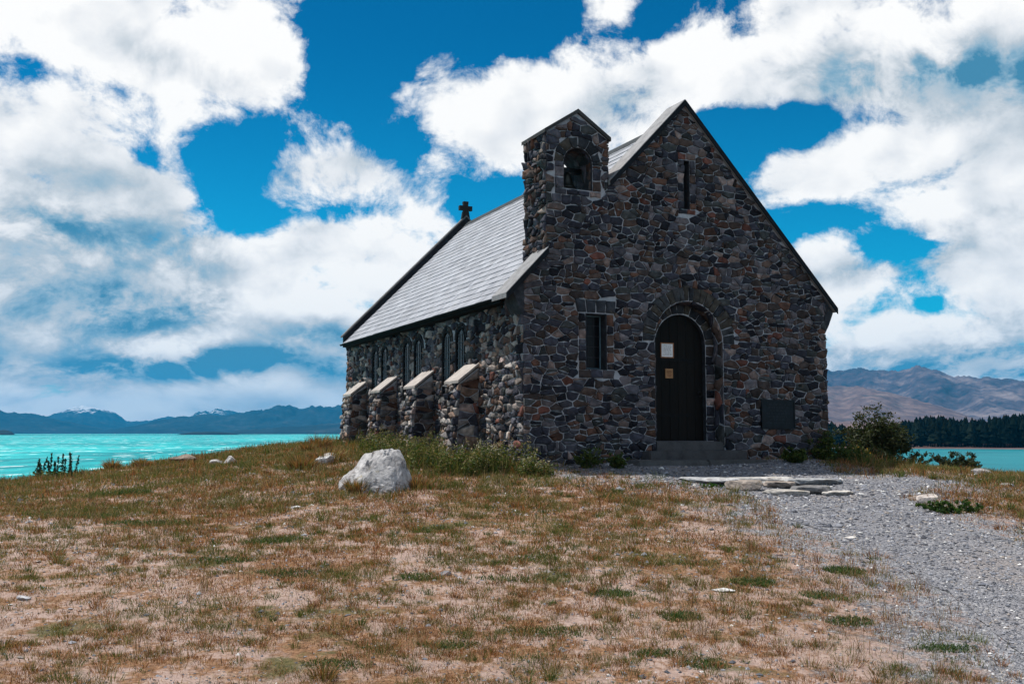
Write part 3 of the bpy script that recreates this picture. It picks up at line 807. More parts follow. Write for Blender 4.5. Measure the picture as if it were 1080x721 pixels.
def side_windows(): 
    out = []
    for u0 in (3.05, 5.70, 8.25):
        for k in (0, .80): out.append(u0 + k)
    return out
def side_wall(xw, sg):
    """long wall; xw is its outer face, sg the outward x direction"""
    m = lambda t, z, h: (xw + sg * h, t, z)
    holes = [arch_poly(u, 2.47, .265, 1.30, 10) for u in side_windows()]
    mb = MB(); mb.prism([(.502, -.7), (11.448, -.7), (11.448, 3.22), (.502, 3.22)], lambda a, b, d: (xw - sg * d, a, b), 0, .48, holes=holes)
    body = mb.build('side_wall', M_mortar, church)
    st = MB(); big = [[(p[0] + (p[0] - u) * .42, 2.47 + (p[1] - 2.47) * (1.42 if p[1] > 2.47 else 1)) for p in arch_poly(u, 2.47, .265, 2.47, 10)] for u in side_windows()]
    rubble(st, [(-.0, -.3), (LEN + .025, -.3), (LEN + .025, 2.98), (-.0, 2.98)], m, row=.14, holes=holes + big, h=.030, light=.30, tilt=.45, w=(.12, .34))
    for u in side_windows(): voussoirs(st, u, 2.47, .27, .37, m, w=.11)
    st.build('wall_stone', M_stone, body)
    for u in side_windows():
        wn = MB(); wn.prism(arch_poly(u, 2.47, .262, 1.302, 10), lambda a, b, d: (xw - sg * d, a, b), -.030, .06, holes=[[(u + (p[0] - u) * .82, 2.47 + (p[1] - 2.47) * .82 if p[1] > 2.47 else max(p[1], 1.35)) for p in arch_poly(u, 2.47, .262, 1.302, 10)]], col=(.014, .015, .017))
        wo = wn.build('window', M_paint, church)
        pn = MB(); pn.prism(arch_poly(u, 2.47, .255, 1.31, 10), lambda a, b, d: (xw - sg * d, a, b), -.004, .006); pn.build('pane', M_glass, wo)
        ld = MB()
        for z in np.arange(1.45, 2.6, .16): ld.box((xw + sg * .007 - .006, u - .2, z - .006), (xw + sg * .007 + .006, u + .2, z + .006), (.03, .03, .035))
        for dx in (-.07, .07): ld.box((xw + sg * .009 - .005, u + dx - .005, 1.35), (xw + sg * .009 + .005, u + dx + .005, 2.60), (.03, .03, .035))
        ld.build('lead_bars', M_metal, wo)
        sl_ = MB(); sl_.bevbox((min(xw + sg * .04, xw + sg * .031), u - .29, 1.22), (max(xw + sg * .04, xw + sg * .031), u + .29, 1.298), .01, (.5, .5, .5)); sl_.build('sill', M_cap, wo)
side_wall(0.0, -1); side_wall(W, 1)

def rear_gable():
    zt = lambda s: 6.80 - 1.05 * abs(s - C)
    mb = MB(); mb.prism([(0, -.7), (W, -.7), (W, zt(W)), (C, zt(C)), (0, zt(0))], lambda a, b, d: (a, d, b), 11.452, 11.80)
    body = mb.build('gable_wall', M_mortar, church)
    st = MB(); rubble(st, [(-.025, -.3), (W + .025, -.3), (W + .025, zt(W)), (C, zt(C)), (-.025, zt(0))], lambda s, z, h: (s, 11.80 + h, z), row=.22, w=(.2, .5))
    st.build('wall_stone', M_stone, body)
    cp = MB(); fl = MB(); t0 = 7.12; RSL = 1.01
    for sg in (-1, 1):
        e = 3.80; b = C + sg * e
        cp.prism([(C, t0), (b, t0 - RSL * e), (b, t0 - RSL * e - .055), (C, t0 - .055)], lambda p, q_, d: (p, d, q_), 11.405, 11.62, col=(.30, .31, .33))
        e = 3.74; b = C + sg * e
        fl.prism([(C, t0 - .058), (b, t0 - RSL * e - .058), (b, zr(b) - .10), (C, zr(C) - .10)], lambda p, q_, d: (p, d, q_), 11.425, 11.60, col=(.020, .023, .028))
    cp.build('coping', M_cap, church); fl.build('parapet', M_paint, church)
    cr = MB(); z0 = t0 - .10; m = lambda p, q_, d: (p, d, q_); cl = (.06, .065, .07)
    cr.prism([(C - .12, z0), (C + .12, z0), (C + .085, z0 + .22), (C - .085, z0 + .22)], m, 11.43, 11.59, col=cl)
    cr.prism([(C - .075, z0 + .2205), (C + .075, z0 + .2205), (C + .07, z0 + .26), (C + .205, z0 + .255), (C + .205, z0 + .395), (C + .07, z0 + .39), (C + .08, z0 + .53), (C - .08, z0 + .53), (C - .07, z0 + .39), (C - .205, z0 + .395), (C - .205, z0 + .255), (C - .07, z0 + .26)], m, 11.45, 11.57, col=cl)
    cr.build('gable_cross', M_cap, church)
rear_gable()

def roof():
    mb = MB(); dk = MB()
    n = 24; run = C + .26
    for sg in (-1, 1):
        dx, dz = sg / math.sqrt(1 + RS * RS), -RS / math.sqrt(1 + RS * RS); nx_, nz_ = sg * RS / math.sqrt(1 + RS * RS), 1 / math.sqrt(1 + RS * RS)
        Ls = run * math.sqrt(1 + RS * RS); ex = Ls / n
        dk.prism([(C, RZ - .02), (C + sg * (run - .02), RZ - .02 - RS * (run - .02)), (C + sg * (run - .02), RZ - .12 - RS * (run - .02)), (C, RZ - .12)], lambda p, q_, d: (p, d, q_), .505, 11.42, col=(.03, .03, .035))
        for k in range(n):
            y = .503 - random.uniform(0, .3)
            while y < 11.40:
                wd = random.uniform(.26, .34); y0, y1 = max(y, .503), min(y + wd, 11.42)
                if y1 - y0 > .02:
                    a = k * ex - .03; b_ = (k + 1) * ex + random.uniform(-.006, .006)
                    ha, hb = .002, .015 + random.uniform(-.003, .004)
                    pt = lambda l, h, yy: (C + dx * l + nx_ * h, yy, RZ + dz * l + nz_ * h)
                    g_ = .003
                    V = [pt(a, ha, y0 + g_), pt(a, ha, y1 - g_), pt(b_, hb, y1 - g_), pt(b_, hb, y0 + g_), pt(b_, hb - .016, y1 - g_), pt(b_, hb - .016, y0 + g_), pt(a, ha - .012, y0 + g_), pt(a, ha - .012, y1 - g_)]
                    v = random.uniform(.82, 1.15); cc = (.235 * v, .242 * v, .268 * v)
                    mb.add(V, [(0, 1, 2, 3), (3, 2, 4, 5), (0, 3, 5, 6), (2, 1, 7, 4)], cc)
                y += wd
    ro = mb.build('roof', M_slate, church)
    dk.build('roof_deck', M_paint, ro)
    rd = MB(); rd.prism([(C - .13, RZ - .10), (C, RZ + .055), (C + .13, RZ - .10), (C + .11, RZ - .12), (C, RZ + .02), (C - .11, RZ - .12)], lambda p, q_, d: (p, d, q_), .504, 11.42, col=(.05, .055, .06)); rd.build('ridge_cap', M_paint, ro)
    for sg, e in ((-1, C - run), (1, C + run)):
        gu = MB(); ze = zr(e)
        pro = [(e + sg * (.042 + .042 * math.cos(a)), ze - .02 + .042 * math.sin(a)) for a in np.linspace(math.pi, 2 * math.pi, 9)]
        pro2 = [(e + sg * (.042 + .035 * math.cos(a)), ze - .02 + .035 * math.sin(a)) for a in np.linspace(2 * math.pi, math.pi, 9)]
        gu.prism(pro + pro2, lambda p, q_, d: (p, d, q_), .52, 11.45, col=(.010, .012, .013)); gu.build('gutter', M_paint, church)
        fa = MB(); fa.box((min(e - sg * .002, e - sg * .03), .505, ze - .095), (max(e - sg * .002, e - sg * .03), 11.42, ze - .02), (.011, .012, .013))
        fa.box((min(e - sg * .03, (0 if sg < 0 else W) + sg * .0), .505, ze - .10), (max(e - sg * .03, (0 if sg < 0 else W) + sg * .0), 11.42, ze - .08), (.011, .012, .013)); fa.build('fascia', M_paint, church)
roof()

def copings():
    def slab(a, b, nm='coping'):
        cp = MB(); m = lambda p, q_, d: (p, d, q_)
        L = abs(b - a); n = max(1, round(L / 1.0))
        for i in range(n):
            p0 = a + (b - a) * i / n; p1 = a + (b - a) * (i + 1) / n; e_ = .003 * (1 if b > a else -1)
            v = random.uniform(.9, 1.08)
            if i: p0 += e_
            if i < n - 1: p1 -= e_
            cp.prism([(p0, zc(p0)), (p1, zc(p1)), (p1, zc(p1) - .095), (p0, zc(p0) - .095)], m, -.085 + random.uniform(-.003, .003), .56, col=(v * .62, v * .65, v * .70))
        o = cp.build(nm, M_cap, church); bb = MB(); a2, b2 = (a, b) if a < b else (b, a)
        bb.prism([(a2, zc(a2) - .012), (b2, zc(b2) - .012), (b2, zc(b2) - .135), (a2, zc(a2) - .135)], m, -.112, -.0895, col=(.014, .017, .021)); bb.build('bargeboard', M_paint, o)  # added dark plate: shade of the coping's front face put into colour
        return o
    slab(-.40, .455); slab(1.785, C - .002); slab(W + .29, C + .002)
copings()

def buttresses():
    for u0 in (2.05, 4.63, 7.20, 9.78):
        u1 = u0 + .70; t, bt = .42, .60                 # projection at top and at base
        mb = MB(); V = []
        for (d, z) in ((bt, -.7), (t, 1.52), (0, 1.85), (0, -.7)): V += [(-d, u0, z), (-d, u1, z)]
        mb.add(V, [(0, 1, 3, 2), (2, 3, 5, 4), (4, 5, 7, 6), (0, 2, 4, 6), (1, 7, 5, 3), (0, 6, 7, 1)])
        bo = mb.build('buttress', M_mortar, church)
        st = MB(); k = (bt - t) / 2.22
        rubble(st, [(u0 - .03, -.3), (u1 + .03, -.3), (u1 + .03, 1.5), (u0 - .03, 1.5)], lambda a, z, h: (-(t + (1.52 - z) * k) - h, a, z), row=.15, h=.055, light=.62, tilt=.5, w=(.11, .28), gap=.008)
        sp = lambda z: t + (1.52 - z) * k
        for yy, sg in ((u0, -1), (u1, 1)):
            rubble(st, [(.02, -.3), (sp(-.3), -.3), (t, 1.5), (.02, 1.8)], lambda a, z, h: (-a, yy + sg * h, z), row=.16, h=.028, light=.25, w=(.13, .32))
        st.build('wall_stone', M_stone, bo)
        cp = MB(); o = .035; sl = .33 / .42
        cp.prism([(.03, 1.915), (-.0 + t + .06, 1.915 - sl * (t + .03) ), (t + .06, 1.862 - sl * (t + .03)), (.03, 1.868)], lambda a, b, d: (-a, d, b), u0 - o, u1 + o, col=(.95, .9, .87))
        cp.build('coping', M_cap, bo)
buttresses()

def bell_tower():
    m = lambda a, b, d: (a, d, b); x0, x1, dp = .47, 1.77, .92
    zu = lambda s: zc(s) - .10
    hole = arch_poly(1.13, 5.60, .31, 5.10, 12)
    mb = MB()
    mb.prism([(x0, zu(x0) + .004), (x1, zu(x1) + .004), (x1, 6.15), (1.12, 6.572), (x0, 6.15)], m, 0, dp, holes=[hole])
    mb.box((x0 + .004, .503, 3.3), (x1 - .004, dp - .004, zu(x0) - .0))
    mb.prism([(x0 + .004, zu(x0)), (x1 - .004, zu(x0)), (x1 - .004, zu(x1))], m, .503, dp - .004)
    body = mb.build('bell_tower', M_mortar, church)
    st = TOWER
    rubble(st, [(-.0, 3.45), (dp + .02, 3.45), (dp + .02, 6.135), (-.0, 6.135)], lambda t, z, h: (x0 - h, t, z), row=.15, h=.045, light=.10, tilt=.6, w=(.11, .3))
    rubble(st, [(-.0, 4.9), (dp + .02, 4.9), (dp + .02, 6.135), (-.0, 6.135)], lambda t, z, h: (x1 + h, t, z), row=.15, h=.035, tilt=.4, w=(.11, .3))
    rubble(st, [(x0, 3.9), (x1, 5.2), (x1, 6.1), (1.12, 6.5), (x0, 6.1)], lambda s, z, h: (s, dp + h, z), row=.17, holes=[hole])
    # stones lining the opening's right side and arch
    def rev(l, d, h):
        r = .31 - h
        if l < .5: return (1.44 - h, d, 5.10 + l)
        a = (l - .5) / .31; return (1.13 + r * math.cos(a), d, 5.6 + r * math.sin(a))
    rubble(st, [(0, .03), (.5 + .31 * math.pi, .03), (.5 + .31 * math.pi, dp - .02), (0, dp - .02)], rev, row=.22, h=.015, w=(.14, .22))
    st.build('wall_stone', M_stone, body)
    rf = MB(); zt = 6.65; sl = .66
    for sg in (-1, 1):
        b = 1.12 + sg * .715
        rf.prism([(1.12, zt), (b, zt - sl * .715), (b, zt - sl * .715 - .07), (1.12, zt - .075)], m, -.055, dp + .04, col=(.14, .15, .16))
    rf.build('tower_roof', M_cap, body)
    # bell on a headstock
    bl = MB(); prof = [(.0, .30), (.07, .295), (.10, .26), (.115, .18), (.135, .09), (.17, .03), (.20, 0), (.185, -.005), (.15, .03), (.0, .05)]
    n = 20; V = []; F = []
    for r, z in prof:
        for k in range(n): V.append((1.13 + r * math.cos(2 * math.pi * k / n), .46 + r * math.sin(2 * math.pi * k / n), 5.22 + z))
    for i in range(len(prof) - 1):
        for k in range(n): F.append((i * n + k, i * n + (k + 1) % n, (i + 1) * n + (k + 1) % n, (i + 1) * n + k))
    bl.add(V, F, (.05, .055, .05), True)
    bl.box((.83, .40, 5.53), (1.43, .52, 5.62), (.02, .02, .02)); bl.tube([(1.13, .46, 5.55), (1.13, .46, 5.5)], .04, 8, (.03, .03, .03))
    bl.tube([(1.13, .46, 5.40), (1.13, .46, 5.19)], [.012, .03], 8, (.02, .02, .02))
    bl.build('bell', M_bronze, body)
bell_tower()

def door():
    mb = MB(); m = lambda a, b, d: (a, d, b)
    oi = arch_poly(3.60, 2.28, .598, .362, 24); n = 6; w0 = 3.002
    for i in range(n):
        a, b = w0 + 1.196 * i / n + .004, w0 + 1.196 * (i + 1) / n - .004
        pl_ = [p for p in clip(clip(oi, -1, 0, -a), 1, 0, b)]
        k = random.uniform(.8, 1.2); mb.prism(pl_, m, .40 + random.uniform(0, .003), .445, col=(.007 * k, .006 * k, .0055 * k))
    do = mb.build('door', M_wood, church)
    for z in (.85, 1.95): hg = MB(); hg.bevbox((3.03, .388, z), (3.95, .398, z + .055), .003, (.012, .012, .013)); hg.tube([(3.04, .385, z - .03), (3.04, .385, z + .085)], .014, 8, (.012, .012, .013)); hg.build('hinge', M_metal, do)
    hd_ = MB(); hd_.tube([(4.10 + .05 * math.sin(a), .375, 1.30 + .05 * math.cos(a)) for a in np.linspace(0, 2 * math.pi, 17)], .009, 6, (.02, .02, .02)); hd_.bevbox((4.07, .388, 1.30), (4.13, .398, 1.42), .003, (.015, .015, .015))
    hd_.build('handle', M_metal, do)
    # steps
    sp = MB()
    sp.bevbox((2.80, .0, .10), (4.40, .46, .358), .02, (.20, .21, .23)); sp.bevbox((2.45, -.32, -.30), (4.72, -.032, .185), .02, (.17, .18, .20), .012)
    sp.bevbox((1.95, -.72, -.50), (3.50, -.325, .02), .025, (.24, .26, .28), .012); sp.bevbox((3.512, -.70, -.50), (4.92, -.325, .012), .025, (.22, .235, .25), .012)
    sp.build('doorstep', M_cap, church)
door()
def front_window():
    m = lambda a, b, d: (a, d, b)
    wf = MB(); wf.prism([(1.275, 1.705), (1.725, 1.705), (1.725, 2.755), (1.275, 2.755)], m, .20, .25, holes=[[(1.31, 1.745), (1.69, 1.745), (1.69, 2.72), (1.31, 2.72)]], col=(.10, .17, .21))
    wo = wf.build('window', M_paint, church)
    p = MB(); p.box((1.31, .215, 1.745), (1.69, .222, 2.72)); p.build('pane', M_glass, wo)
    ld = MB()
    for z in (1.95, 2.15, 2.35, 2.55): ld.box((1.31, .208, z - .006), (1.69, .2145, z + .006), (.03, .03, .035))
    for x in (1.44, 1.56): ld.box((x - .005, .209, 1.745), (x + .005, .2142, 2.72), (.03, .03, .035))
    ld.build('lead_bars', M_metal, wo)
    s_ = MB(); s_.bevbox((1.28, .02, 1.64), (1.72, .19, 1.704), .008, (.55, .62, .66)); s_.build('sill', M_cap, wo)
    sl_ = MB(); sl_.box((3.522, .25, 4.952), (3.668, .27, 5.948)); sl_.build('window', M_glass, church)
front_window()

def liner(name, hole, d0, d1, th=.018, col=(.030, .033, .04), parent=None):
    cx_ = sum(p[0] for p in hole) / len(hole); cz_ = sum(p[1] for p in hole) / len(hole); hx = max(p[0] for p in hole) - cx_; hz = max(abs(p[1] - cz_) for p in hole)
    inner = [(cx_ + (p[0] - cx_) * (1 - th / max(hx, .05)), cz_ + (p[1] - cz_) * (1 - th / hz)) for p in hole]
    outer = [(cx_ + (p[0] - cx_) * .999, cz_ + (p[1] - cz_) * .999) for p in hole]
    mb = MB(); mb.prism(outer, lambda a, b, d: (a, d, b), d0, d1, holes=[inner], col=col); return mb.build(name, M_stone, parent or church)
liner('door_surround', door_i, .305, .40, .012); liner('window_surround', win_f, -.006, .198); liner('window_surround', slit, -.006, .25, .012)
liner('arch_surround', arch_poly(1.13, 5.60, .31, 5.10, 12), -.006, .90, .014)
def on_church(name, mbl, material, label, cat, at_, group=None):
    """a thing fixed to the church but its own object"""
    e = empty(name, P0 + VX * at_[0] + UY * at_[1] + Vector((0, 0, at_[2])), TH); tag(e, label, cat, group)
    return e
def notices():
    n1 = on_church('framed_notice', None, None, 'white printed notice in a thin brown wooden frame high on the arched door', 'notice', (3.34, .39, 2.16), 'notices on the door')
    f = MB(); f.prism([(-.155, -.15), (.155, -.15), (.155, .15), (-.155, .15)], lambda a, b, d: (a, d, b), -.012, .008, holes=[[(-.135, -.13), (.135, -.13), (.135, .13), (-.135, .13)]], col=(.28, .13, .07)); f.build('frame', M_paint, n1)
    p = MB(); p.box((-.134, -.004, -.129), (.134, .007, .129), (.80, .80, .80)); t = p
    for i in range(9):
        z = .095 - i * .024; x0 = -.105; 
        while x0 < .08:
            w_ = random.uniform(.015, .05); x1 = min(x0 + w_, .105); t.box((x0, -.0055, z), (x1, -.0042, z + .010), (.25, .25, .27)); x0 = x1 + .012
    p.build('sheet', M_paper, n1)
    n2 = on_church('small_notice', None, None, 'small tan notice board below the framed white notice on the arched door', 'notice', (3.38, .39, 1.70), 'notices on the door')
    p = MB(); p.bevbox((-.09, -.008, -.095), (.09, .008, .095), .004, (.36, .20, .10)); t = p
    for z, w_ in ((.045, .05), (.02, .06), (-.005, .04), (-.03, .055), (-.055, .045)):
        t.box((-w_, -.0105, z), (w_, -.0086, z + .010), (.14, .05, .03))
    p.build('board', M_paint, n2)
    pl = on_church('wall_plaque', None, None, 'dark bronze memorial plaque set in the stone wall right of the door', 'plaque', (5.73, -.032, .90))
    p = MB(); p.bevbox((-.43, -.012, -.30), (.43, .04, .30), .006, (.020, .022, .026)); 
    f = MB(); f.prism([(-.43, -.30), (.43, -.30), (.43, .30), (-.43, .30)], lambda a, b, d: (a, d, b), -.024, -.0125, holes=[[(-.40, -.27), (.40, -.27), (.40, .27), (-.40, .27)]], col=(.02, .021, .024)); f.build('frame', M_bronze, pl); t = p
    for i in range(7):
        z = .19 - i * .062; x0 = -.30 + .04 * (i % 3); xe = -x0
        while x0 < xe - .02:
            w_ = random.uniform(.02, .09); t.box((x0, -.0165, z), (min(x0 + w_, xe), -.0122, z + .026), (.028, .03, .034)); x0 += w_ + .025
    p.build('plate', M_bronze, pl)
notices()

# ------------------------------------------------------------------ plants, rocks, small things
def leaf_fn(trans=.35):
    def fn(g, b):
        t = g.attr('tint'); tr = g.node('ShaderNodeBsdfTranslucent'); g.put(tr.inputs[0], g.vm('MULTIPLY', t, (1.1, 1.2, .7)))
        g.put(b.inputs['Base Color'], t); b.inputs['Roughness'].default_value = .65; b.inputs['Specular IOR Level'].default_value = .2 if trans > .05 else 0
        mx = g.node('ShaderNodeMixShader'); mx.inputs[0].default_value = trans
        out = g.n['Material Output']; g.l.new(b.outputs[0], mx.inputs[1]); g.l.new(tr.outputs[0], mx.inputs[2]); g.l.new(mx.outputs[0], out.inputs[0])
    return fn
M_grass = mat('grass_blade', leaf_fn(.3)); M_leaf = mat('leaf', leaf_fn(.3)); M_twig = mat('twig', plain_fn(.85))

def blades(P, length, width, lean, col, R, az=None):
    """vectorised grass: P (n,3) roots; returns verts, loops, sizes, colours (5 verts, quad + triangle)"""
    n = len(P); a = R.uniform(0, 2 * math.pi, n) if az is None else az
    f = R.uniform(0, 2 * math.pi, n)
    L = np.asarray(length)[:, None]; w = np.asarray(width)[:, None] * .5
    d = np.c_[np.cos(a), np.sin(a), np.zeros(n)]; s_ = np.c_[-np.sin(f), np.cos(f), np.zeros(n)]
    up = np.array([0, 0, 1.0]); ln = np.asarray(lean)[:, None]
    mid = P + L * .55 * (up * np.sqrt(np.maximum(1 - (ln * .7) ** 2, .05)) + d * ln * .7)
    tip = mid + L * .5 * (up * np.sqrt(np.maximum(1 - np.minimum(ln * 1.4, .98) ** 2, .02)) + d * np.minimum(ln * 1.4, .98))
    V = np.stack([P - s_ * w, P + s_ * w, mid + s_ * w * .8, mid - s_ * w * .8, tip], 1)
    base = (np.arange(n) * 5)[:, None]
    quad = base + np.array([[0, 1, 2, 3]]); tri = base + np.array([[3, 2, 4]])
    loops = np.concatenate([quad, tri], 1)
    sizes = np.tile([4, 3], n)
    C_ = np.repeat(col[:, None, :], 5, 1)
    return V.reshape(-1, 3), loops.ravel(), sizes, C_.reshape(-1, 3)
class Grass:
    def __init__(s): s.V = []; s.L = []; s.S = []; s.C = []; s.n = 0
    def add(s, *a):
        V, L, S_, C_ = blades(*a); s.V.append(V); s.L.append(L + s.n); s.S.append(S_); s.C.append(C_); s.n += len(V)
    def build(s, name, m, parent=None):
        return np_mesh(name, np.concatenate(s.V), np.concatenate(s.L), np.concatenate(s.S), m, parent, np.concatenate(s.C))
def pick(R, n, pal, wts, var=.25):
    pal = np.array(pal); k = R.choice(len(pal), n, p=np.array(wts) / sum(wts)); return pal[k] * R.uniform(1 - var, 1 + var, (n, 1))
DRY = [(.30, .155, .068), (.21, .088, .038), (.30, .115, .042), (.045, .024, .013), (.42, .28, .16)]
GRN = [(.045, .075, .014), (.075, .10, .02), (.03, .055, .014), (.11, .115, .03)]
OLV = [(.13, .12, .035), (.17, .13, .05), (.09, .09, .025), (.22, .15, .07)]
CH = np.array([tuple((P0 + VX * s + UY * u)[:2]) for s, u in ((-.05, -.05), (W + .05, -.05), (W + .05, 12), (-.05, 12))])
STEPS = np.array([tuple((P0 + VX * s + UY * u)[:2]) for s, u in ((1.9, -.8), (5.0, -.8), (5.0, .1), (1.9, .1))])
def free(x, y): return (poly_sd(x, y, CH) > 0) & (poly_sd(x, y, STEPS) > 0)
def scatter(R, n, ymin=4.2, ymax=30, spread=.60):
    """roots, more of them near the viewer's side of the lawn"""
    u = R.uniform(0, 1, n); k = -.55
    Y = (ymin ** (1 + k) + u * (ymax ** (1 + k) - ymin ** (1 + k))) ** (1 / (1 + k))
    X = R.uniform(-spread, spread, n) * (Y + 1.5)
    return X, Y
def wall_dist(x, y):
    return poly_sd(x, y, CH)
def build_grass():
    R = np.random.default_rng(5); G = Grass()
    # low dry turf
    X, Y = scatter(R, 900000)
    cov = fbm(X * 1.1, Y * 1.1, 5, 41); cov2 = fbm(X * 4.0, Y * 4.0, 4, 47)
    pf = path_field(X, Y)
    cov3 = fbm(X * 8, Y * 8, 3, 49); p = sstep(.425, .545, cov * .32 + cov2 * .40 + cov3 * .28 + .05 * np.clip((Y - 11) / 6, -1, 1)) * sstep(-.15, .55, pf)
    p = np.maximum(p, .08 * (pf > .05)); p *= .35 + .65 * sstep(.0, 2.2, pf)
    ok = (R.uniform(0, 1, len(X)) < p) & free(X, Y) & (mound_sd(X, Y) < 1.5)
    X, Y = X[ok], Y[ok]; n = len(X); Z = ground(X, Y) - .004
    gpatch = sstep(.55, .66, fbm(X * .75 + 40, Y * .75, 4, 61)) + .8 * sstep(.5, .62, fbm(X * 2.2, Y * 2.2, 3, 67)) * .6
    gpatch += .45 * sstep(14, 19, Y)
    isg = R.uniform(0, 1, n) < gpatch * .75
    col = np.where(isg[:, None], pick(R, n, GRN + OLV, [2, 3, 1, 3, 4, 4, 3, 2]), pick(R, n, DRY, [3, 4, 4, 3, 2]))
    sc = np.clip(Y / 9, .75, 2.6)
    L = R.uniform(.018, .055, n) * (1 + .5 * isg) * np.clip(Y / 11, .8, 1.7)
    G.add(np.c_[X, Y, Z], L, .0042 * sc * R.uniform(.7, 1.4, n), R.uniform(.2, .95, n), col, R)
    # dead straw lying flat
    X, Y = scatter(R, 120000, 4.2, 20); pf = path_field(X, Y)
    ok = free(X, Y) & (R.uniform(0, 1, len(X)) < np.clip(.15 + pf * .5, 0, .8) * sstep(.35, .6, fbm(X * 2.5, Y * 2.5, 4, 99))) & (mound_sd(X, Y) < 0); X, Y = X[ok], Y[ok]; n = len(X)
    G.add(np.c_[X, Y, ground(X, Y) + .003], R.uniform(.03, .10, n), .004 * np.clip(Y / 9, .8, 2.) * R.uniform(.6, 1.3, n), R.uniform(1.25, 1.40, n), pick(R, n, [(.42, .33, .23), (.30, .19, .11), (.12, .07, .045), (.22, .12, .06)], [3, 3, 3, 2]), R)
    # tufts
    X, Y = scatter(R, 11000, 4.4, 29)
    pf = path_field(X, Y); cov = fbm(X * .8, Y * .8, 4, 71)
    ok = free(X, Y) & (pf > .1) & (R.uniform(0, 1, len(X)) < sstep(.38, .52, cov) * (.35 + .65 * sstep(.1, 2, pf))) & (mound_sd(X, Y) < 1)
    X, Y = X[ok], Y[ok]; m = len(X); kind = R.uniform(0, 1, m); nb = R.integers(16, 60, m)
    rad = R.uniform(.025, .11, m) * np.clip(Y / 9, .9, 1.7)
    idx = np.repeat(np.arange(m), nb); n = len(idx)
    a = R.uniform(0, 6.283, n); rr = rad[idx] * np.sqrt(R.uniform(0, 1, n))
    x, y = X[idx] + rr * np.cos(a), Y[idx] + rr * np.sin(a); z = ground(x, y) - .004
    k = kind[idx][:, None]
    col = np.where(k < .42, pick(R, n, DRY, [2, 4, 5, 3, 1]), np.where(k < .72, pick(R, n, OLV, [3, 3, 3, 2]), pick(R, n, GRN, [3, 3, 2, 2])))
    L = (R.uniform(.035, .12, m)[idx]) * R.uniform(.5, 1.15, n) * np.clip(Y[idx] / 11, .8, 1.6)
    G.add(np.c_[x, y, z], L, .0042 * np.clip(Y[idx] / 9, .8, 2.4), np.clip(rr / rad[idx] * .7 + R.uniform(0, .35, n), 0, .95), col, R, a)
    # sparse dead stalks
    X, Y = scatter(R, 2600, 4.4, 22); ok = free(X, Y) & (path_field(X, Y) > .2) & (R.uniform(0, 1, len(X)) < sstep(.42, .6, fbm(X * .9 + 7, Y * .9, 4, 121))) & (mound_sd(X, Y) < .5)
    X, Y = X[ok], Y[ok]; m = len(X); idx = np.repeat(np.arange(m), R.integers(5, 16, m)); n = len(idx)
    x, y = X[idx] + R.normal(0, .035, n), Y[idx] + R.normal(0, .035, n)
    G.add(np.c_[x, y, ground(x, y) - .004], R.uniform(.08, .21, n), .0038 * np.clip(Y[idx] / 9, .8, 2.2), R.uniform(.05, .7, n), pick(R, n, [(.20, .085, .045), (.34, .24, .14), (.10, .05, .03), (.16, .13, .05)], [3, 3, 2, 2]), R)
    tag(G.build('grass', M_grass), kind='stuff')
    # low green mats of clover on the bare ground
    G = Grass(); R = np.random.default_rng(15)
    spots = [(645, 627, .20), (795, 615, .22), (470, 682, .22), (575, 668, .26), (715, 650, .2), (870, 630, .2), (895, 657, .22), (1000, 684, .22), (890, 603, .2),
             (90, 545, .4), (165, 553, .5), (290, 570, .45), (130, 521, .5), (240, 592, .3), (355, 702, .2), (455, 560, .3), (545, 612, .3), (740, 700, .25), (440, 610, .25), (560, 590, .3), (300, 605, .3), (690, 690, .2)]
    for px, py, rd in spots:
        gx, gy = pix_ground(px, py); dn = 1.0 if px > 600 or py > 640 else .5; n = int(2100 * dn * (rd / .2) ** 1.2); ex, ey = rd * R.uniform(1.1, 1.9), rd * R.uniform(.7, 1.1)
        x = gx + R.normal(0, .62, n) * ex; y = gy + R.normal(0, .62, n) * ey
        r = np.hypot((x - gx) / ex, (y - gy) / ey) / 1.3
        keep = (r * (.55 + .9 * fbm(x * 4.5 + px, y * 4.5, 4, 5)) < .56) & (R.uniform(0, 1, n) < 1.1 - .8 * r) & (path_field(x, y) > -.6)
        x, y, r = x[keep], y[keep], r[keep]; z = ground(x, y) - .003; n = len(x); c = pick(R, n, [(.03, .075, .018), (.05, .095, .02), (.025, .055, .016), (.09, .115, .03), (.15, .12, .045)], [4, 3, 3, 2, 1.4])
        G.add(np.c_[x, y, z], R.uniform(.02, .05, n) * np.clip(gy / 9, .7, 1.6), .0065 * np.clip(gy / 9, .7, 1.8) * R.uniform(.6, 1.3, n), R.uniform(.3, .98, n), c, R)
    tag(G.build('clover', M_grass), kind='stuff')
    # long grass along the walls, round the boulder and on the crest
    G = Grass(); R = np.random.default_rng(25)
    n0 = 150000; X = R.uniform(-13, 13, n0); Y = R.uniform(12.5, 30, n0)
    wd = wall_dist(X, Y); s_ = (X - P0.x) * VX.x + (Y - P0.y) * VX.y; u_ = (X - P0.x) * UY.x + (Y - P0.y) * UY.y
    leftw = np.where((s_ < 0) & (u_ > -.6), np.exp(-np.maximum(-s_ - .7, 0) / .55), 0)
    rightw = np.where((s_ > W - .3) & (u_ > -1.5), np.exp(-np.maximum(s_ - W - .8, 0) / .5), 0)
    bx, by = pix_ground(400, 520); bl = np.exp(-(((X - bx) / 1.0) ** 2 + ((Y - by - .2) / .7) ** 2))
    cr = np.exp(-((mound_sd(X, Y) + .6) / .8) ** 2) * sstep(15, 21, Y) * .32 * sstep(.42, .6, fbm(X * .7, Y * .7, 4, 81)) * 1.6
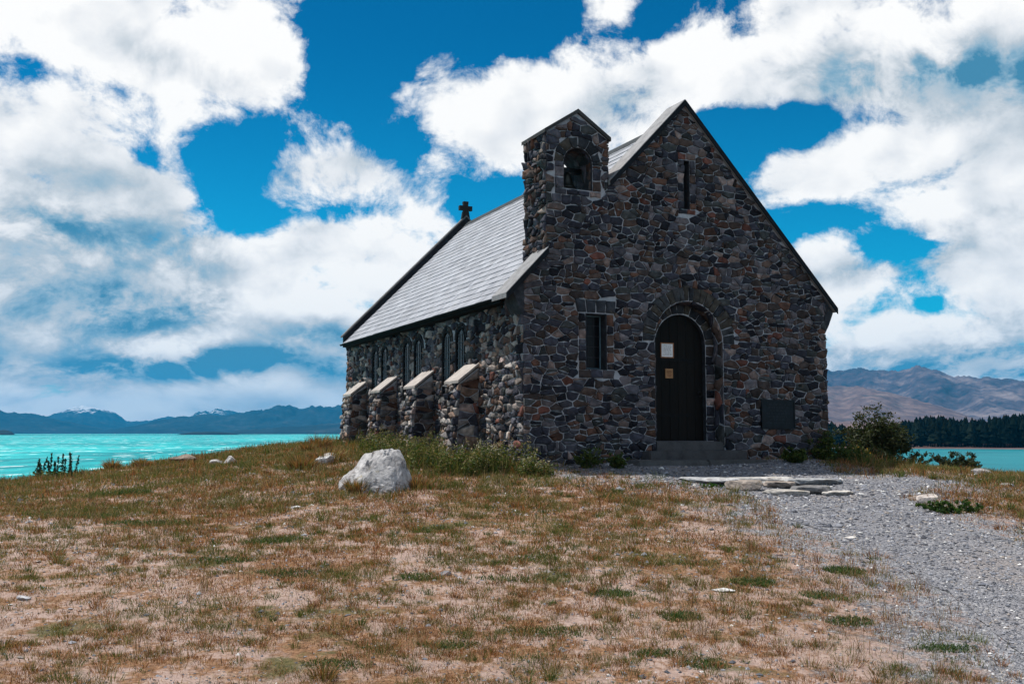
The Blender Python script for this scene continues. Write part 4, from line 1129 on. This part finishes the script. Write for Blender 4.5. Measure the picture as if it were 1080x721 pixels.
    strip = np.exp(-(((X - 9.0) / 2.6) ** 2 + ((Y - 15.2) / 1.7) ** 2)) * .5 * (path_field(X, Y) > .1)
    mid = .20 * sstep(.46, .6, fbm(X * .8, Y * .8, 4, 83)) * sstep(13.5, 17, Y) * (path_field(X, Y) > .2)
    p = np.clip(leftw + rightw * .9 + bl * .55 + cr + strip + mid, 0, 1) * sstep(.30, .55, fbm(X * 2.2, Y * 2.2, 3, 85) + .12)
    ok = (R.uniform(0, 1, n0) < p) & free(X, Y) & (path_field(X, Y) > -.35)
    X, Y, wl, wr, st = X[ok], Y[ok], leftw[ok], rightw[ok], strip[ok]; n = len(X)
    L = R.uniform(.09, .22, n) * (1 + .75 * wl * R.uniform(.0, 1, n) + .8 * wr) * (1 - .35 * (st > .15))
    gmix = R.uniform(0, 1, n)[:, None]; gr = np.clip(.30 + .45 * wl + .5 * wr - .2 * (st > .15), 0, 1)[:, None]
    col = np.where(gmix < gr, pick(R, n, GRN + OLV[:1], [3, 3, 2, 2, 2]), np.where(R.uniform(0, 1, (n, 1)) < .45, pick(R, n, OLV, [3, 3, 2, 3]), pick(R, n, DRY, [3, 4, 4, 2, 2])))
    G.add(np.c_[X, Y, ground(X, Y) - .01], L, .011 * R.uniform(.6, 1.3, n), R.uniform(.1, .75, n), col, R)
    tag(G.build('long_grass', M_grass), kind='stuff')
build_grass()

def build_gravel():
    """loose stones on the path and strewn over the lawn beside it"""
    R = np.random.default_rng(33)
    X, Y = scatter(R, 120000, 4.2, 20, .75)
    pf = path_field(X, Y); nb = sstep(.42, .6, fbm(X * 1.6, Y * 1.6, 4, 91))
    p = np.where(pf < 0, .9, np.clip(.65 * np.exp(-pf / .9) * (.25 + nb) + .10 + .20 * nb, 0, 1))
    ok = (R.uniform(0, 1, len(X)) < p) & free(X, Y); X, Y, pf = X[ok], Y[ok], pf[ok]; n = len(X)
    sz = (R.lognormal(math.log(.0095), .38, n)) * np.clip(Y / 9, .85, 1.8)
    Z = ground(X, Y) + np.where(pf < 0, .008, 0) + sz * .1
    oc = np.array([(1, 0, 0), (0, 1, 0), (-1, 0, 0), (0, -1, 0), (0, 0, .62), (0, 0, -.5)])
    V = oc[None] * R.uniform(.65, 1.35, (n, 6, 1)) + R.normal(0, .14, (n, 6, 3))
    a = R.uniform(0, 6.283, n); ca, sa_ = np.cos(a)[:, None], np.sin(a)[:, None]; xs = V[:, :, 0] * R.uniform(.8, 1.5, (n, 1))
    V = np.stack([xs * ca - V[:, :, 1] * sa_, xs * sa_ + V[:, :, 1] * ca, V[:, :, 2]], -1) * sz[:, None, None] + np.c_[X, Y, Z][:, None, :]
    f = np.array([(0, 1, 4), (1, 2, 4), (2, 3, 4), (3, 0, 4), (1, 0, 5), (2, 1, 5), (3, 2, 5), (0, 3, 5)])
    F = (np.arange(n) * 6)[:, None, None] + f[None]
    col = pick(R, n, [(.10, .106, .125), (.17, .178, .205), (.26, .266, .295), (.07, .074, .088), (.27, .24, .22), (.50, .495, .49)], [4, 5, 4, 3, 2, 1.3], .2)
    tag(np_mesh('gravel', V.reshape(-1, 3), F.ravel(), np.full(n * 8, 3), M_peb, col=np.repeat(col, 6, 0)), kind='stuff')
M_peb = mat('pebble', plain_fn(.9, 0, .2, 60)); build_gravel()

# ---- rocks
def rock_fn(g, b):
    P = g.obj(); n = g.noise(P, 3.5, 9, .68); n2 = g.noise(P, 17, 7, .68); st = g.noise(g.vm('MULTIPLY', P, (1, 1, 3)), 2.2, 6, .65)
    c = g.ramp(g.add(g.mul(n, .55), g.mul(n2, .45)), [(.32, (.11, .108, .112)), (.46, (.36, .355, .355)), (.60, (.62, .61, .60))])
    c = g.mix(g.mul(g.ss(st, .56, .66), .75), c, (.17, .14, .12)); c = g.mix(g.mul(g.ss(g.noise(P, 6, 6, .7), .60, .66), .6), c, (.30, .25, .13))
    c = g.mix(1.0, c, g.attr('tint'), 'MULTIPLY')
    g.put(b.inputs['Base Color'], c); b.inputs['Roughness'].default_value = .88
    g.put(b.inputs['Normal'], g.bump(g.add(n, g.mul(n2, .7)), .8, .03))
M_rock = mat('pale_rock', rock_fn)
def rock_mesh(size, seed, cuts=9, sub=4, col=(1, 1, 1), rough=.06, planes=(), flat=.62):
    R = np.random.default_rng(seed); bm = bmesh.new(); bmesh.ops.create_icosphere(bm, subdivisions=sub, radius=1)
    V = np.array([v.co[:] for v in bm.verts])
    pl = [(np.array(p[:3]) / np.linalg.norm(p[:3]), p[3]) for p in planes]
    for _ in range(cuts):
        d = R.normal(0, 1, 3); d /= np.linalg.norm(d); pl.append((d, R.uniform(flat, flat + .3)))
    for d, o in pl:
        t = V @ d - o; V = np.where(t[:, None] > 0, V - d * (t * .94)[:, None], V)
    nn = V / np.linalg.norm(V, axis=1)[:, None]
    q_ = fbm(V[:, 0] * 2.2 + V[:, 2] * 1.3 + seed, V[:, 1] * 2.2 - V[:, 2] * .9, 5, seed) - .5
    q2 = fbm(V[:, 0] * 8 + V[:, 2] * 5 + seed, V[:, 1] * 8 - V[:, 2] * 4, 4, seed + 3) - .5
    V = V + nn * (q_ * rough * 2.2 + q2 * rough * .8)[:, None]
    V = V * np.array(size) * .5
    F = np.array([[v.index for v in f.verts] for f in bm.faces]); bm.free()
    return V, F
ROCK_N = [0]
def rock(name, label, px, py, size, rz=0, sink=.2, col=(1, 1, 1), cuts=9, cat='rock', group=None, planes=(), sub=4, rough=.09, flat=.45, off=(0, 0), xy=None, lift=0):
    ROCK_N[0] += 1; V, F = rock_mesh(size, 100 + ROCK_N[0] * 7, cuts, sub, col, rough, planes, flat)
    x, y = xy or pix_ground(px, py); x += off[0]; y += off[1]
    o = np_mesh(name, V, F.ravel(), np.full(len(F), 3), M_rock, col=np.tile(col, (len(V), 1)), smooth=(sub > 3 and cuts < 6))
    o.location = (x, y, gz(x, y) + size[2] * (.5 - sink) + lift); o.rotation_euler = (0, 0, rz); tag(o, label, cat, group); return o
def hull_rock(name, label, cat, loc, pts, col, seed, rz=0, cuts=9, rough=.035):
    bm = bmesh.new()
    for p in pts: bm.verts.new(p)
    r = bmesh.ops.convex_hull(bm, input=bm.verts); bmesh.ops.delete(bm, geom=[v for v in r['geom_interior'] if isinstance(v, bmesh.types.BMVert)], context='VERTS') if r['geom_interior'] else None
    bmesh.ops.triangulate(bm, faces=bm.faces)
    bmesh.ops.subdivide_edges(bm, edges=bm.edges, cuts=cuts, use_grid_fill=True); bmesh.ops.triangulate(bm, faces=bm.faces)
    bm.normal_update(); V = np.array([v.co[:] for v in bm.verts]); N = np.array([v.normal[:] for v in bm.verts]); F = np.array([[v.index for v in f.verts] for f in bm.faces]); bm.free()
    q_ = fbm(V[:, 0] * 4 + V[:, 2] * 2.5 + seed, V[:, 1] * 4 - V[:, 2] * 2, 5, seed, .6) - .5
    crack = np.abs(fbm(V[:, 0] * 3.2 - V[:, 2] * 2.4 + 9, V[:, 1] * 2 + V[:, 2] * 1.5, 4, seed + 5) - .5)
    V = V + N * (q_ * rough * 2.4 - .05 * np.exp(-(crack / .018) ** 2))[:, None]
    o = np_mesh(name, V, F.ravel(), np.full(len(F), 3), M_rock, col=np.tile(col, (len(V), 1))); o.location = loc; o.rotation_euler = (0, 0, rz); return tag(o, label, cat)
_bx, _by = pix_ground(400, 521); _by += .46; _bx -= .10
hull_rock('boulder', 'large white angular boulder lying in the grass before the buttresses', 'boulder', (_bx, _by, gz(_bx, _by) + .02),
          [(-.58, 0, .10), (-.60, -.1, -.15), (-.44, .25, .26), (-.20, .10, .50), (.02, .02, .58), (.33, .10, .60), (.42, 0, .46), (.47, .1, .30), (.54, .05, .12), (.52, -.1, -.15), (.30, -.46, -.12), (.26, -.34, .22), (.17, -.18, .50), (-.22, -.46, -.12), (-.20, -.38, .12), (-.48, -.30, -.1), (.3, .6, -.1), (-.4, .6, -.1), (.1, .45, .45)],
          (.78, .775, .785), 4, rough=.065)
ROCKS = [
    ('pale flat rock half sunk in turf left of the white boulder', 340, 490, (.55, .4, .3), (.95, .95, .95)),
    ('grey rounded rock on the crest beside the lupins', 108, 495, (1.15, .5, .42), (.62, .58, .58)),
    ('pale rock lying flat on the crest midway between lupins and church', 243, 490, (.45, .3, .26), (.85, .83, .82)),
    ('small pale rock on the crest next to the midway crest rock', 228, 490, (.30, .25, .18), (.8, .78, .78)),
    ('whitish slab of rock below the tall tussocks near the church corner', 350, 487, (.5, .4, .26), (.95, .95, .93)),
    ('small white rock in the dry turf below the left crest', 312, 536, (.2, .16, .07), (.9, .9, .9)),
    ('brown mossy lump of rock on the left crest', 196, 487, (.8, .45, .26), (.40, .32, .27)),
    ('pinkish rounded stone at the tip of the green clump on the path', 978, 531, (.36, .3, .24), (1.0, .9, .84)),
    ('small brown stone at the far end of the green clump on the path', 966, 527, (.26, .22, .12), (.7, .58, .5)),
    ('grey rock behind the low round shrub on the right crest', 1034, 500, (.5, .3, .2), (.62, .6, .6)),
    ('white flat stone in the turf beside the gravel edge', 763, 624, (.22, .13, .05), (1.15, 1.15, 1.15)),
    ('tiny dark stone on the bare soil at centre of the lawn', 470, 607, (.12, .08, .06), (.45, .45, .48)),
    ('white stone lying alone on the gravel below the flat slabs', 908, 522, (.2, .14, .06), (1.1, 1.1, 1.1)),
    ('pale stone on the gravel near the grass edge', 898, 568, (.16, .12, .05), (1.1, 1.05, 1.0)),
    ('bluish stone embedded in the near lawn at far left', 25, 632, (.12, .09, .06), (.8, .8, .85)),
    ('small white chip of stone on far right crest grass', 1062, 512, (.3, .2, .08), (.7, .68, .66)),
]
for lb, px, py, sz, c in ROCKS:
    rock('rock', lb, px, py, sz, random.uniform(-.4, .4), .3, c, 8, 'rock', 'loose rocks on the mound', sub=3 if sz[0] < .3 else 4)
SLABS = [
    ('broad pale flat slab at the back left end of the slab group', 748, 508, (1.15, .55, .15)),
    ('long pale slab at the back middle of the slab group', 800, 507.5, (1.3, .55, .15)),
    ('wide grey slab at the back right end of the slab group', 858, 510, (1.1, .6, .18)),
    ('blocky brown stone at front left of the slab group', 784, 516, (.6, .45, .30)),
    ('low brown slab between the blocky stone and the dark block', 822, 514, (.62, .45, .20)),
    ('dark square-faced block at the front of the slab group', 856, 521, (.66, .42, .27)),
    ('pale pointed slab lying at the very front of the slab group', 829, 522, (.75, .4, .17)),
    ('pale thin slab at the front right tip of the slab group', 884, 522, (.6, .35, .13)),
    ('small grey filler stone in the middle of the slab group', 806, 511, (.5, .4, .12)),
]
for i, (lb, px, py, sz) in enumerate(SLABS):
    c = [(.75, .77, .8), (.85, .84, .82), (.62, .65, .68), (.6, .52, .46), (.55, .48, .43), (.36, .36, .37), (.75, .72, .68), (.9, .87, .82), (.7, .7, .7)][i]
    rock('stone_slab', lb, px, py, sz, [-.5, .2, .35, -.3, .6, .15, -.45, .5, -.2][i], .25, c, 9, 'slab', 'flat stone slabs before the door', planes=((.06 * (-1) ** i, -.05, 1, .42), (0, 0, -1, .5)), sub=4, rough=.10, flat=.62)

# ---- shrubs and weeds
def leaf_cloud(R, pts, size, col):
    n = len(pts); a = R.normal(0, 1, (n, 3)); a /= np.linalg.norm(a, axis=1)[:, None]; b = np.cross(a, R.normal(0, 1, (n, 3))); b /= np.linalg.norm(b, axis=1)[:, None]
    s_ = (size * R.uniform(.6, 1.4, n))[:, None]
    V = np.stack([pts - a * s_, pts + b * s_ * .45, pts + a * s_, pts - b * s_ * .45], 1).reshape(-1, 3)
    F = (np.arange(n) * 4)[:, None] + np.arange(4)[None]
    return V, F.ravel(), np.full(n, 4), np.repeat(col, 4, 0)
def shrub(name, label, cat, loc, wd, ht, pal, wts, seed, stems=26, leaves=6000, leaf=.035, spread=.5, group=None, droop=0., fill=.55, deep=None):
    """branching stems with leaves along the outer half of each twig"""
    R = np.random.default_rng(seed); root = empty(name, loc); tag(root, label, cat, group)
    tw = MB(); L = []
    for k in range(stems):
        a = R.uniform(0, 6.283); out = R.uniform(0, 1) ** .6; tip = np.array([math.cos(a) * wd * .5 * out, math.sin(a) * (deep or wd) * .5 * out, ht * (math.sqrt(max(0, 1 - .75 * out ** 2)) * R.uniform(.30, 1.06))])
        p0 = np.array([R.normal(0, .05 * wd), R.normal(0, .05 * wd), -.08]); pm = p0 * .5 + tip * .5 + np.array([0, 0, ht * .10]) + R.normal(0, .04 * ht, 3)
        path = [p0, p0 * .35 + pm * .65, pm, pm * .4 + tip * .6 + R.normal(0, .02, 3), tip]
        tw.tube(path, [.016 * ht, .012 * ht, .009 * ht, .006 * ht, .002 * ht], 5, (.07, .055, .04))
        nt = 7
        for q_ in range(nt):
            f = R.uniform(.02, 1.0); o = (p0 * (1 - 2 * f) + pm * 2 * f) if f < .5 else (pm * (2 - 2 * f) + tip * (2 * f - 1))
            d = R.normal(0, 1, 3); d[2] = abs(d[2]) * .8 - droop; d /= np.linalg.norm(d); e = o + d * R.uniform(.10, .24) * ht
            tw.tube([o, (o + e) / 2 + R.normal(0, .01, 3), e], [.004 * ht, .003 * ht, .0015 * ht], 4, (.07, .055, .04))
            m = int(leaves / stems / nt); t = R.uniform(.1, 1.05, m)[:, None]
            L.append(o[None] * (1 - t) + e[None] * t + R.normal(0, .035 * ht, (m, 3)) * fill * 2)
    tw.build('branches', M_twig, root)
    P = np.concatenate(L); P = P[P[:, 2] > .01]; col = pick(R, len(P), pal, wts, .3)
    V, F, S_, C_ = leaf_cloud(R, P, leaf, col); np_mesh('foliage', V, F, S_, M_leaf, root, C_)
    return root, P, R
def flowers(root, P, R, n, size, cols, top=.45):
    z = np.quantile(P[:, 2], top); Q = P[P[:, 2] > z]; Q = Q[R.choice(len(Q), min(n, len(Q)), replace=False)]; Q = Q + R.normal(0, .015, Q.shape)
    k = 5; Q = np.repeat(Q, k, 0) + R.normal(0, size * .6, (len(Q) * k, 3))
    V, F, S_, C_ = leaf_cloud(R, Q, size, pick(R, len(Q), cols, [1] * len(cols), .15)); o = np_mesh('flowers', V, F, S_, M_leaf, root, C_); return tag(o, kind='stuff')
def on(px, Y):
    x = pix_dir(px, 480); x = x.x / x.y * Y; return (x, Y, gz(x, Y))
DKG = [(.016, .026, .012), (.028, .040, .016), (.045, .055, .022), (.06, .065, .028)]
r, P, R = shrub('bush', 'tall dark round bush beside the right end of the church', 'bush', on(924, 24.5), 1.7, 1.5, DKG, [3, 4, 3, 1], 3, 60, 24000, .036)
r, P, R = shrub('bush', 'small dark leafy shrub at the foot of the tall bush, bluish lake behind', 'bush', on(961, 24.2), .95, .52, DKG + [(.09, .06, .03)], [3, 3, 3, 1, 1], 4, 18, 3200, .03)
r, P, R = shrub('bush', 'low rounded shrub standing alone against the lake on the right crest', 'bush', on(1008, 23.4), 1.35, .62, DKG + [(.08, .055, .03)], [3, 4, 3, 1, 1], 5, 30, 6000, .03)
r, P, R = shrub('flowering_weed', 'low olive weed with yellow flowers under the tall bush', 'weed', on(909, 23.0), .75, .5, OLV + GRN, [1, 1, 1, 1, 2, 2, 2, 2], 6, 16, 1600, .03); flowers(r, P, R, 26, .022, [(.75, .42, .02), (.65, .30, .02)], .3)
WEEDS = [
    ('pale flowered leafy weed at the front corner of the church', 533, 17.6, .85, .60, 1), ('tall weed with pale seed heads left of the front corner', 508, 17.45, .85, .62, 1),
    ('bushy green weed before the nearest buttress', 486, 17.2, .75, .50, 0), ('grassy green weed between the boulder and the nearest buttress', 452, 17.9, .8, .55, 0),
    ('tall feathery weed at the foot of the second buttress', 441, 19.6, .75, .62, 0), ('olive weed rising behind the white boulder', 408, 18.6, .85, .62, 0),
    ('dark green weed at the foot of the third buttress', 402, 22.0, .9, .65, 0), ('small spreading weed right of the front corner in shade', 563, 17.3, .6, .34, 1)]
def weed(label, loc, wd, ht, seed, fl):
    """loose upright weed: long blades from the base, leafy stems, pale seed heads"""
    R = np.random.default_rng(seed); root = empty('weed', loc); tag(root, label, 'weed', 'weeds along the church wall')
    G = Grass(); n = 240; a = R.uniform(0, 6.283, n); r = wd * .5 * np.sqrt(R.uniform(0, 1, n))
    G.add(np.c_[r * np.cos(a), r * np.sin(a), np.full(n, -.05)], ht * R.uniform(.25, .85, n), .013 * R.uniform(.6, 1.4, n), np.clip(R.uniform(.05, .6, n), 0, .9), pick(R, n, GRN + OLV, [4, 4, 3, 3, 3, 3, 2, 1], .3), R)
    G.build('blades', M_grass, root)
    st = MB(); L = []; Hd = []
    for k in range(22):
        q_ = R.uniform(0, 6.283); rr = wd * .5 * math.sqrt(R.uniform(0, 1)); h = ht * R.uniform(.6, 1.2); b0 = np.array([rr * math.cos(q_), rr * math.sin(q_), -.05]); tp = b0 + np.array([R.normal(0, .12 * h), R.normal(0, .12 * h), h])
        st.tube([b0, b0 * .5 + tp * .5 + R.normal(0, .02, 3), tp], [.006, .005, .002], 4, (.09, .085, .04))
        m = R.integers(50, 90); t = R.uniform(.1, .95, m)[:, None]; L.append(b0 * (1 - t) + tp * t + R.normal(0, .05, (m, 3)))
        m = 14; Hd.append(tp + R.normal(0, 1, (m, 3)) * np.array([.022, .022, .05]))
    st.build('stems', M_twig, root)
    P = np.concatenate(L); V, F, S_, C_ = leaf_cloud(R, P, .026, pick(R, len(P), GRN + OLV, [4, 4, 3, 3, 2, 2, 2, 1], .35)); np_mesh('foliage', V, F, S_, M_leaf, root, C_)
    P = np.concatenate(Hd); V, F, S_, C_ = leaf_cloud(R, P, .013, pick(R, len(P), [(.42, .37, .29), (.30, .24, .16), (.52, .48, .40)] if fl else [(.16, .14, .06), (.22, .16, .08), (.10, .11, .04)], [2, 2, 1], .3)); tag(np_mesh('seed_heads', V, F, S_, M_leaf, root, C_), kind='stuff')
for i, (lb, px, Y, wd, ht, fl) in enumerate(WEEDS): weed(lb, on(px, Y), wd * 1.15, ht * .82, 40 + i, fl)
for i, (lb, px, Y, wd, ht) in enumerate([('dark shaded shrub against the right corner of the church', 868, 20.8, 1.0, .62), ('spreading dark green clump in shade between church corner and gravel', 895, 20.4, 1.2, .42), ('low shaded weed at the foot of the wall under the plaque', 838, 19.6, .7, .34)]):
    shrub('shaded_shrub', lb, 'shrub', on(px, Y), wd, ht, GRN, [2, 3, 3, 1], 60 + i, 26, 3200, .032, group='shaded shrubs along the front wall')
for i, (lb, px, Y, wd, ht) in enumerate([('dark weed in shade at the wall foot below the small front window', 620, 17.9, .6, .42), ('dark low weed in shade left of the doorstep', 650, 17.9, .45, .3)]):
    shrub('shaded_shrub', lb, 'shrub', on(px, Y), wd, ht, GRN, [2, 3, 3, 1], 65 + i, 18, 1300, .028, group='shaded shrubs along the front wall')
shrub('green_clump', 'bright green leafy clump growing behind the pinkish stone on the path', 'plant', (lambda p: (*p, gz(*p)))(pix_ground(1003, 541)), .95, .20, [(.03, .075, .015), (.05, .10, .02), (.10, .12, .03)], [3, 3, 1], 70, 26, 3000, .028, deep=.45)
shrub('moss_clump', 'small bright green clump of moss at the left end of the stone slabs', 'plant', (lambda p: (*p, gz(*p)))(pix_ground(752, 514)), .5, .08, [(.03, .09, .01), (.05, .12, .02)], [1, 1], 71, 20, 1500, .02, deep=.3)

def tussock(label, loc, wd, ht, pal, wts, seed, n=420, cat='tussock', name='tussock', group='tussocks on the crest', bw=.012):
    R = np.random.default_rng(seed); root = empty(name, loc); tag(root, label, cat, group); G = Grass()
    a = R.uniform(0, 6.283, n); r = wd * .22 * np.sqrt(R.uniform(0, 1, n)); G.add(np.c_[r * np.cos(a), r * np.sin(a), np.full(n, -.03)], ht * R.uniform(.45, 1.1, n), bw * R.uniform(.6, 1.3, n), np.clip(r / (wd * .22) * .55 + R.uniform(0, .25, n), 0, .9), pick(R, n, pal, wts, .25), R, a)
    G.build('blades', M_grass, root); return root
for i, (lb, px, Y, wd, ht) in enumerate([('tall brown tussock on the crest nearest the rear church corner', 337, 24.5, .9, .42), ('reddish tussock left of the tall brown one', 325, 23.5, .7, .30), ('wide olive tussock on the slope below the rear buttress', 345, 19.5, 1.3, .40),
        ('dry brown tussock in front of the wide olive one', 318, 18.6, 1.0, .30), ('small tussock on the crest above the grey rounded rock', 118, 21.4, .5, .30), ('thin upright tussock on the crest against the lake', 150, 21.6, .5, .26),
        ('dark tussock at the left foot of the white boulder', 378, 15.2, .7, .26), ('dry tussock at the right foot of the white boulder', 440, 15.6, .8, .24), ('bristly brown tussock at the lower left corner of the lawn', 12, 6.9, .34, .13), ('olive tussock with long stalks near the lower left of the lawn', 345, 6.3, .3, .14)]):
    tussock(lb, on(px, Y), wd, ht, DRY + OLV, [2, 4, 4, 3, 1, 3, 3, 2, 2], 80 + i, 520 if Y > 10 else 260, bw=.013 if Y > 10 else .005)
def lupins():
    R = np.random.default_rng(9); cx_, cy_, cz_ = on(60, 20.3); root = empty('lupin_clump', (cx_, cy_, cz_)); tag(root, 'cluster of dark upright lupin seed spikes on the left crest against the lake', 'plant')
    for k in range(15):
        x = -.42 + k * .06 + R.normal(0, .02); y = R.normal(0, .12); h = R.uniform(.24, .46) + .10 * (k / 14)
        lx, ly = R.normal(.02, .05), R.normal(0, .04); st = MB(); st.tube([(x, y, -.12), (x + lx * .4, y + ly * .4, h * .5), (x + lx, y + ly, h)], [.008, .006, .003], 5, (.03, .05, .025))
        s_ = st.build('stem', M_twig, root)
        n = 70; t = R.uniform(.25, 1.0, n); q_ = np.c_[x + lx * t, y + ly * t, h * t] + R.normal(0, 1, (n, 3)) * (.022 * (1.15 - t))[:, None]
        V, F, S_, C_ = leaf_cloud(R, q_, .026, pick(R, n, [(.018, .035, .022), (.03, .055, .03), (.05, .06, .04)], [3, 3, 1], .2)); np_mesh('spike', V, F, S_, M_leaf, s_, C_)
    n = 500; a = R.uniform(0, 6.283, n); r_ = np.sqrt(R.uniform(0, 1, n)); q_ = np.c_[r_ * np.cos(a) * .5, r_ * np.sin(a) * .25, R.uniform(-.05, .13, n)]
    V, F, S_, C_ = leaf_cloud(R, q_, .035, pick(R, n, GRN, [3, 2, 3, 1])); np_mesh('foliage', V, F, S_, M_leaf, root, C_)
lupins()

# ---- far dark pine wood across the inlet: reads as one mass
def forest():
    R = np.random.default_rng(77); V = []; F = []; Cc = []
    def tree(x, y, z, h, rad):
        nonlocal V, F
        col = np.array([(.003, .006, .006), (.004, .008, .007), (.007, .011, .008)][R.integers(3)]) * R.uniform(.8, 1.3)
        tiers = 8
        for t in range(tiers):
            f = t / tiers; zb = z + h * (.10 + .80 * f); zt = z + h * min(1.0, .10 + .80 * f + .26); r = rad * (1 - f) ** .5 * R.uniform(.8, 1.15) + .15; m = 9; o = len(V); ph = R.uniform(0, 6.28)
            for k in range(m):
                rr = r * (R.uniform(.55, 1.2)); V.append((x + rr * math.cos(ph + 6.283 * k / m), y + rr * math.sin(ph + 6.283 * k / m), zb - R.uniform(0, .05) * h)); Cc.append(col * R.uniform(.7, 1.5))
            V.append((x + R.normal(0, .1), y, zt)); Cc.append(col * 1.2)
            for k in range(m): F.append((o + k, o + (k + 1) % m, o + m))
        o = len(V)
        for dx, dy in ((-.2, -.2), (.2, -.2), (0, .25)): V.append((x + dx, y + dy, z - 1)); Cc.append((.03, .02, .015))
        V.append((x, y, z + h * .8)); Cc.append((.03, .02, .015)); F.extend([(o, o + 1, o + 3), (o + 1, o + 2, o + 3), (o + 2, o, o + 3)])
    for i in range(2800):
        r = R.uniform(462, 560) if i > 380 else R.uniform(459, 468); az = R.uniform(azel(700, 456)[0], azel(1330, 456)[0]); x, y = math.sin(az) * r, math.cos(az) * r
        px = PCX + x / y * FPX
        h = 7.2 + 4.0 * sstep(930, 985, px) + 1.2 * math.sin(px * .06) + R.normal(0, 1.0)
        if 890 < px < 930: h -= 1.5
        h *= .7 if i % 5 == 0 else R.uniform(.86, .97)
        z = LAKE_Z + 1.2 + .02 * (r - 455)
        tree(x, y, z, max(4, h), R.uniform(1.9, 3.2) * (h / 10) ** .6)
    sizes = [len(f) for f in F]
    tag(np_mesh('forest', np.array(V), np.array([i for f in F for i in f]), sizes, M_pine, col=np.array(Cc)), 'dark band of pine forest on the far shore', None, None, 'stuff')
M_pine = mat('pine', leaf_fn(.02)); forest()
